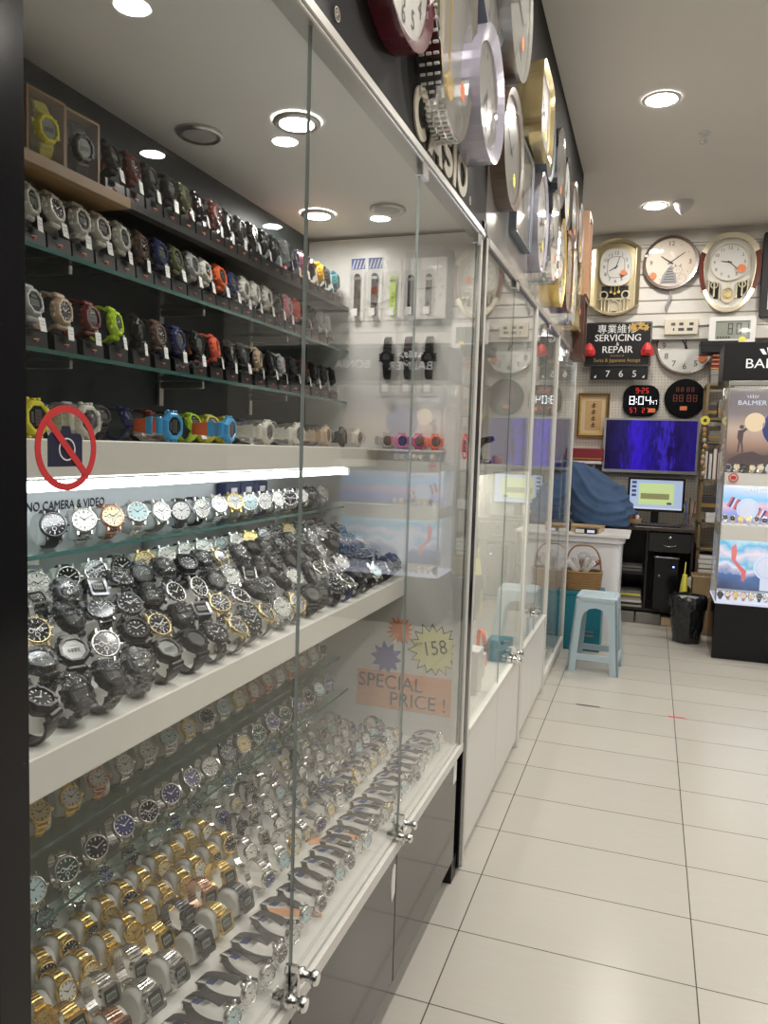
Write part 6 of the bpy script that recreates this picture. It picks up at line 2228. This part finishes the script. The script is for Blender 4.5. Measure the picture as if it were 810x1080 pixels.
# ------------------------------------------------------------------ bright display case on the right
D = thing('display_case', 'black display case with lit watch posters at the right edge', 'display case', (.86, 5.62, 0))
DO = Matrix.Translation((-.86, -5.62, 0))
X0, X1, Y0, Y1 = .44, 1.30, 5.42, 5.86
apart(MB().box(X0, X1, Y0, Y1, 0, .365, 0, .004), 'base', 'gloss_black', D, DO)
apart(MB().box(X0, X1, Y0 + .005, Y1, .366, .382, 0, .002), 'deck', 'lightbox_white', D, DO)
apart(MB().box(X0 + .005, X1, Y1 - .02, Y1, .382, 1.80), 'back_panel', 'cab_white', D, DO)
apart(MB().box(X0, X0 + .008, Y0, Y0 + .018, .382, 1.80).box(X0, X0 + .008, Y1 - .022, Y1, .382, 1.80), 'corner_post', 'aluminium', D, DO)
g = MB()
g.add([(X0 + .002, Y0 + .018, .382), (X0 + .002, Y1 - .022, .382), (X0 + .002, Y1 - .022, 1.80), (X0 + .002, Y0 + .018, 1.80)], [(0, 1, 2, 3)])
apart(g, 'side_glass', 'glass_pane', D, DO)
g = MB()
g.add([(X0 + .008, Y0 + .004, .384), (X1, Y0 + .004, .384), (X1, Y0 + .004, 1.80), (X0 + .008, Y0 + .004, 1.80)], [(0, 1, 2, 3)])
apart(g, 'front_glass', 'glass_pane', D, DO)
for z0, z1 in ((.80, .885), (1.155, 1.22)):
    apart(MB().box(X0 + .010, X1, Y0 + .03, Y1 - .02, z0, z1, 0, .002), 'shelf', 'case_white', D, DO)
    apart(MB().box(X0 + .03, X1 - .02, Y0 + .042, Y0 + .052, z0 - .008, z0 - .001), 'light_tube', 'tube_soft', D, DO)
    apart(MB().box(X0 + .010, X1, Y0 + .022, Y0 + .029, z0 - .014, z1), 'shelf_lip', 'case_white', D, DO)
apart(MB().box(X0 + .02, X1 - .02, Y0 + .05, Y0 + .062, 1.796, 1.804), 'light_tube', 'tube_soft', D, DO)
apart(MB().box(X0, X1, Y0 + .008, Y0 + .02, 1.782, 1.809), 'valance', 'aluminium', D, DO)
YP = Y0 + .17


def poster(z0, z1, m1):
    return apart(MB().plate(rect(X0 + .02, X1 - .01, z0, z1), YP + .012, YP, 0), 'poster', m1, D, DO)


p1 = poster(1.222, 1.775, 'poster_dusk')
q = MB().plate(circ(.625, 1.555, .062, 40), YP, YP - .001, 0)
apart(q, 'pictured_sun', 'lightbox_sun', p1, DO)
q = MB()
px, pz = .545, 1.355
q.plate([(px - .018, pz), (px - .010, pz), (px, pz + .07), (px + .012, pz), (px + .02, pz), (px + .012, pz + .08), (px + .016, pz + .13), (px + .035, pz + .15), (px + .045, pz + .145), (px + .028, pz + .165), (px + .008, pz + .15), (px - .018, pz + .145), (px - .022, pz + .10), (px - .012, pz + .075)], YP, YP - .001, 0)
q.plate(circ(px + .002, pz + .168, .014, 14), YP, YP - .001, 0)
q.plate([(X0 + .02, 1.225), (.80, 1.225), (.95, 1.30), (.80, 1.35), (.68, 1.34), (.62, 1.365), (.55, 1.35), (.48, 1.31)], YP, YP - .0005, 0)
apart(q, 'pictured_figure', 'lightbox_dark', p1, DO)
q = MB()
q.plate(circ(.80, 1.52, .13, 40), YP, YP - .001, 0)
q.hoop(circ(.80, 1.52, .11, 40), circ(.80, 1.52, .098, 40), YP - .001, YP - .002, 1)
q.plate(rect(.745, .855, 1.24, 1.40), YP, YP - .0008, 0)
apart(q, 'pictured_watch', ['lightbox_navy', 'screen_dark'], p1, DO)
q = MB().text('BALMER', .60, 1.68, YP, .042, 0, sx=1.15)
for k in (-2, -1, 0, 1, 2):
    q.plate([(.60 + k * .011, 1.712), (.60 + k * .011 + .004, 1.712), (.60 + k * .017 + .005, 1.735 - abs(k) * .003), (.60 + k * .017, 1.735 - abs(k) * .003)], YP, YP - .001)
apart(q, 'lettering', 'lightbox_white', p1, DO)
p2 = poster(.886, 1.152, 'poster_sky')
q = MB()
q.X = Matrix.Translation((.615, 0, .985)) @ Matrix.Rotation(R(22), 4, 'Y')
q.plate(circ(0, 0, .068, 36), YP, YP - .002, 0)
q.hoop(circ(0, 0, .060, 36), circ(0, 0, .054, 36), YP - .002, YP - .003, 1)
for k in range(12):
    q.plate(circ(.046 * math.cos(R(30 * k)), .046 * math.sin(R(30 * k)), .004, 8), YP - .002, YP - .003, 1)
for sx in (-1, 1):
    for k in range(5):
        a0 = sx * (.058 + k * .013)
        q.plate([(a0, -.036), (a0 + sx * .013, -.035), (a0 + sx * .013, .035), (a0, .036)], YP, YP - .0015, (2, 3, 0, 2, 3)[k])
apart(q, 'pictured_watch', ['lightbox_white', 'screen_desktop', 'lightbox_navy', 'lightbox_red'], p2, DO)
q = MB().text('BALMER', .665, 1.105, YP, .034, 0, sx=1.15)
for k in (-2, -1, 0, 1, 2):
    q.plate([(.665 + k * .009, 1.127), (.665 + k * .009 + .003, 1.127), (.665 + k * .014 + .004, 1.145 - abs(k) * .003), (.665 + k * .014, 1.145 - abs(k) * .003)], YP, YP - .001)
apart(q, 'lettering', 'grey_plastic', p2, DO)
p3 = poster(.44, .80, 'poster_wave')
q = MB()
q.plate([(.535, .72), (.56, .75), (.572, .70), (.565, .64), (.60, .60), (.635, .57), (.625, .50), (.608, .50), (.606, .555), (.57, .60), (.54, .64)], YP, YP - .001, 0)
apart(q, 'pictured_figure', 'lightbox_red', p3, DO)
q = MB().plate(circ(.76, .60, .085, 36), YP, YP - .001, 0)
q.hoop(circ(.76, .60, .072, 36), circ(.76, .60, .064, 36), YP - .001, YP - .002, 1)
q.plate(rect(.72, .80, .445, .53), YP, YP - .0008, 0)
apart(q, 'pictured_watch', ['lightbox_white', 'screen_desktop'], p3, DO)
g = MB()
g.X = Matrix.Translation((0, 0, 0))
g.hoop(circ(.502, 1.19, .030, 32), circ(.502, 1.19, .023, 32), Y0 + .003, Y0 + .002, 0)
g.plate(rrect(.487, .517, 1.180, 1.202, .004), Y0 + .003, Y0 + .0022, 0)
apart(g, 'warning_sticker', 'sign_red', D, DO)
# sign board of the case
sb = thing('shop_sign', 'black sign board with white brand name above the bright case', 'sign', (1.2, 5.52, 1.81))
MB().box(-.80, 1.70, -.09, .30, 0, .245, 0, .004).build('board', 'satin_black', sb)
q = MB().text('BALMER', -.505, .105, -.091, .085, 0, sx=1.12, th=.004)
for k in (-2, -1, 0, 1, 2):
    q.plate([(-.505 + k * .03 - .01, .165), (-.505 + k * .03 + .012, .165), (-.505 + k * .042 + .016, .215 - abs(k) * .008), (-.505 + k * .042 - .008, .215 - abs(k) * .008)], -.09, -.093)
q.text('BONIA', -.05, .120, -.091, .085, 0, sx=1.1, th=.004).text('BONIA', 1.35, .13, -.091, .085, 0, sx=1.1, th=.004)
q.build('lettering', 'shine_text', sb)
# watches in the case
for r_i, (z, yy, st_) in enumerate(((.3825, Y0 + .06, .047), (.8855, Y0 + .075, .047), (1.2205, Y0 + .075, .047))):
    for i in range(8):
        c, d, s_ = random.choice(SV + [('gold', 'dial_cream', 'gold'), ('rose_gold', 'dial_white', 'rose_gold')])
        sp = dict(kind='bracelet', case=c, dial=d, strap=s_, a=.022, b=.026, rad=.0195)
        put(sp, X0 + .035 + i * st_, yy + random.uniform(-.006, .006), z, R(-90 + random.uniform(-20, 20)), R(random.uniform(10, 30)), 0,
            '%s, %s from the left on the bright case %s' % (colour_words(sp), ORD[i], ('bottom', 'middle shelf', 'top shelf')[r_i]), 'watches standing in the bright display case')

# ------------------------------------------------------------------ things inside the white cabinets
t = thing('microscope', 'small dark bench microscope on the shelf inside the first white cabinet', 'microscope', (-.68, 3.20, 1.262))
MB().lathe([(.045, 0), (.045, .012), (.02, .018)], n=20).build('base', 'gunmetal', t)
MB().tube([(0, 0, .015), (-.012, 0, .06), (.01, 0, .09)], .008, 8).build('arm', 'satin_black', t)
MB().lathe([(.012, 0), (.014, .01), (.014, .07), (.009, .085)], (-.03, 0, .085), (1, 0, .25), 14).build('eyepiece', 'satin_black', t)
t = thing('wooden_pot', 'small tan pot beside the bench microscope', 'pot', (-.615, 3.22, 1.262))
MB().lathe([(.018, 0), (.022, .012), (.023, .03), (.019, .034), (.018, .008)], n=18).build('pot', 'wood_light', t)
sp = dict(kind='strap', case='gunmetal', dial='dial_black', strap='resin_coral', a=.020, b=.075, rad=.022)
put(sp, -.60, 3.05, .433, R(-40), R(10), 0, 'orange strap watch standing at the bottom of the first white cabinet', 'watches in the white cabinets')
for i, (x, y, w_, h_, m1, l) in enumerate(((-.60, 2.72, .10, .16, 'white_plastic', 'white box at the bottom of the white cabinet'), (-.62, 2.90, .09, .09, 'white_plastic', 'low white box behind the tall white box'), (-.565, 3.20, .09, .09, 'teal_box', 'dull teal box near the cabinet lock'))):
    bx('gift_box', l, 'box', x, y, .433, w_, .09, h_, m1, 'lid')
sp = dict(kind='bracelet', case='gold', dial='dial_gold', strap='gold', a=.022, b=.07, rad=.02)
for i, z in enumerate((1.50, 1.30)):
    t = thing('hanging_chain', 'gold chain bracelet hanging in the far cabinet, %s' % ('upper', 'lower')[i], 'bracelet', (-.72, 5.08, z + .16))
    b = MB()
    for k in range(10):
        b.hoop(circ(0, -.016 * k - .012, .010, 12), circ(0, -.016 * k - .012, .006, 12), .002 * (k % 2), .002 * (k % 2) - .003)
    b.build('links', 'gold', t)
    MB().tube([(0, 0, 0), (0, 0, .04)], .002, 6).build('hook', 'steel', t)
bx('gift_box', 'dark box with gold edge high in the far cabinet', 'box', -.68, 5.0, 1.70, .14, .1, .08, 'satin_black', 'band')
t = thing('hanging_shelf', 'clear shelf carrying the dark box in the far cabinet', 'shelf', (-.70, 5.02, 1.69))
MB().box(-.12, .12, -.10, .10, 0, .008).build('board', 'cab_white', t)
# marks on the floor
t = thing('floor_tape', 'short red strip of tape stuck on the floor tiles', 'tape', (.165, 4.085, 0), R(0))
MB().box(-.015, .065, -.007, .007, 0, .0008).build('strip', 'sign_red', t)
t = thing('floor_tape', 'dark scuffed strip of tape on the tile joint in the aisle', 'tape', (-.245, 4.08, 0), R(0))
MB().box(-.06, .06, -.008, .007, 0, .0008).build('strip', 'desk_brown', t)
bpy.context.view_layer.update()
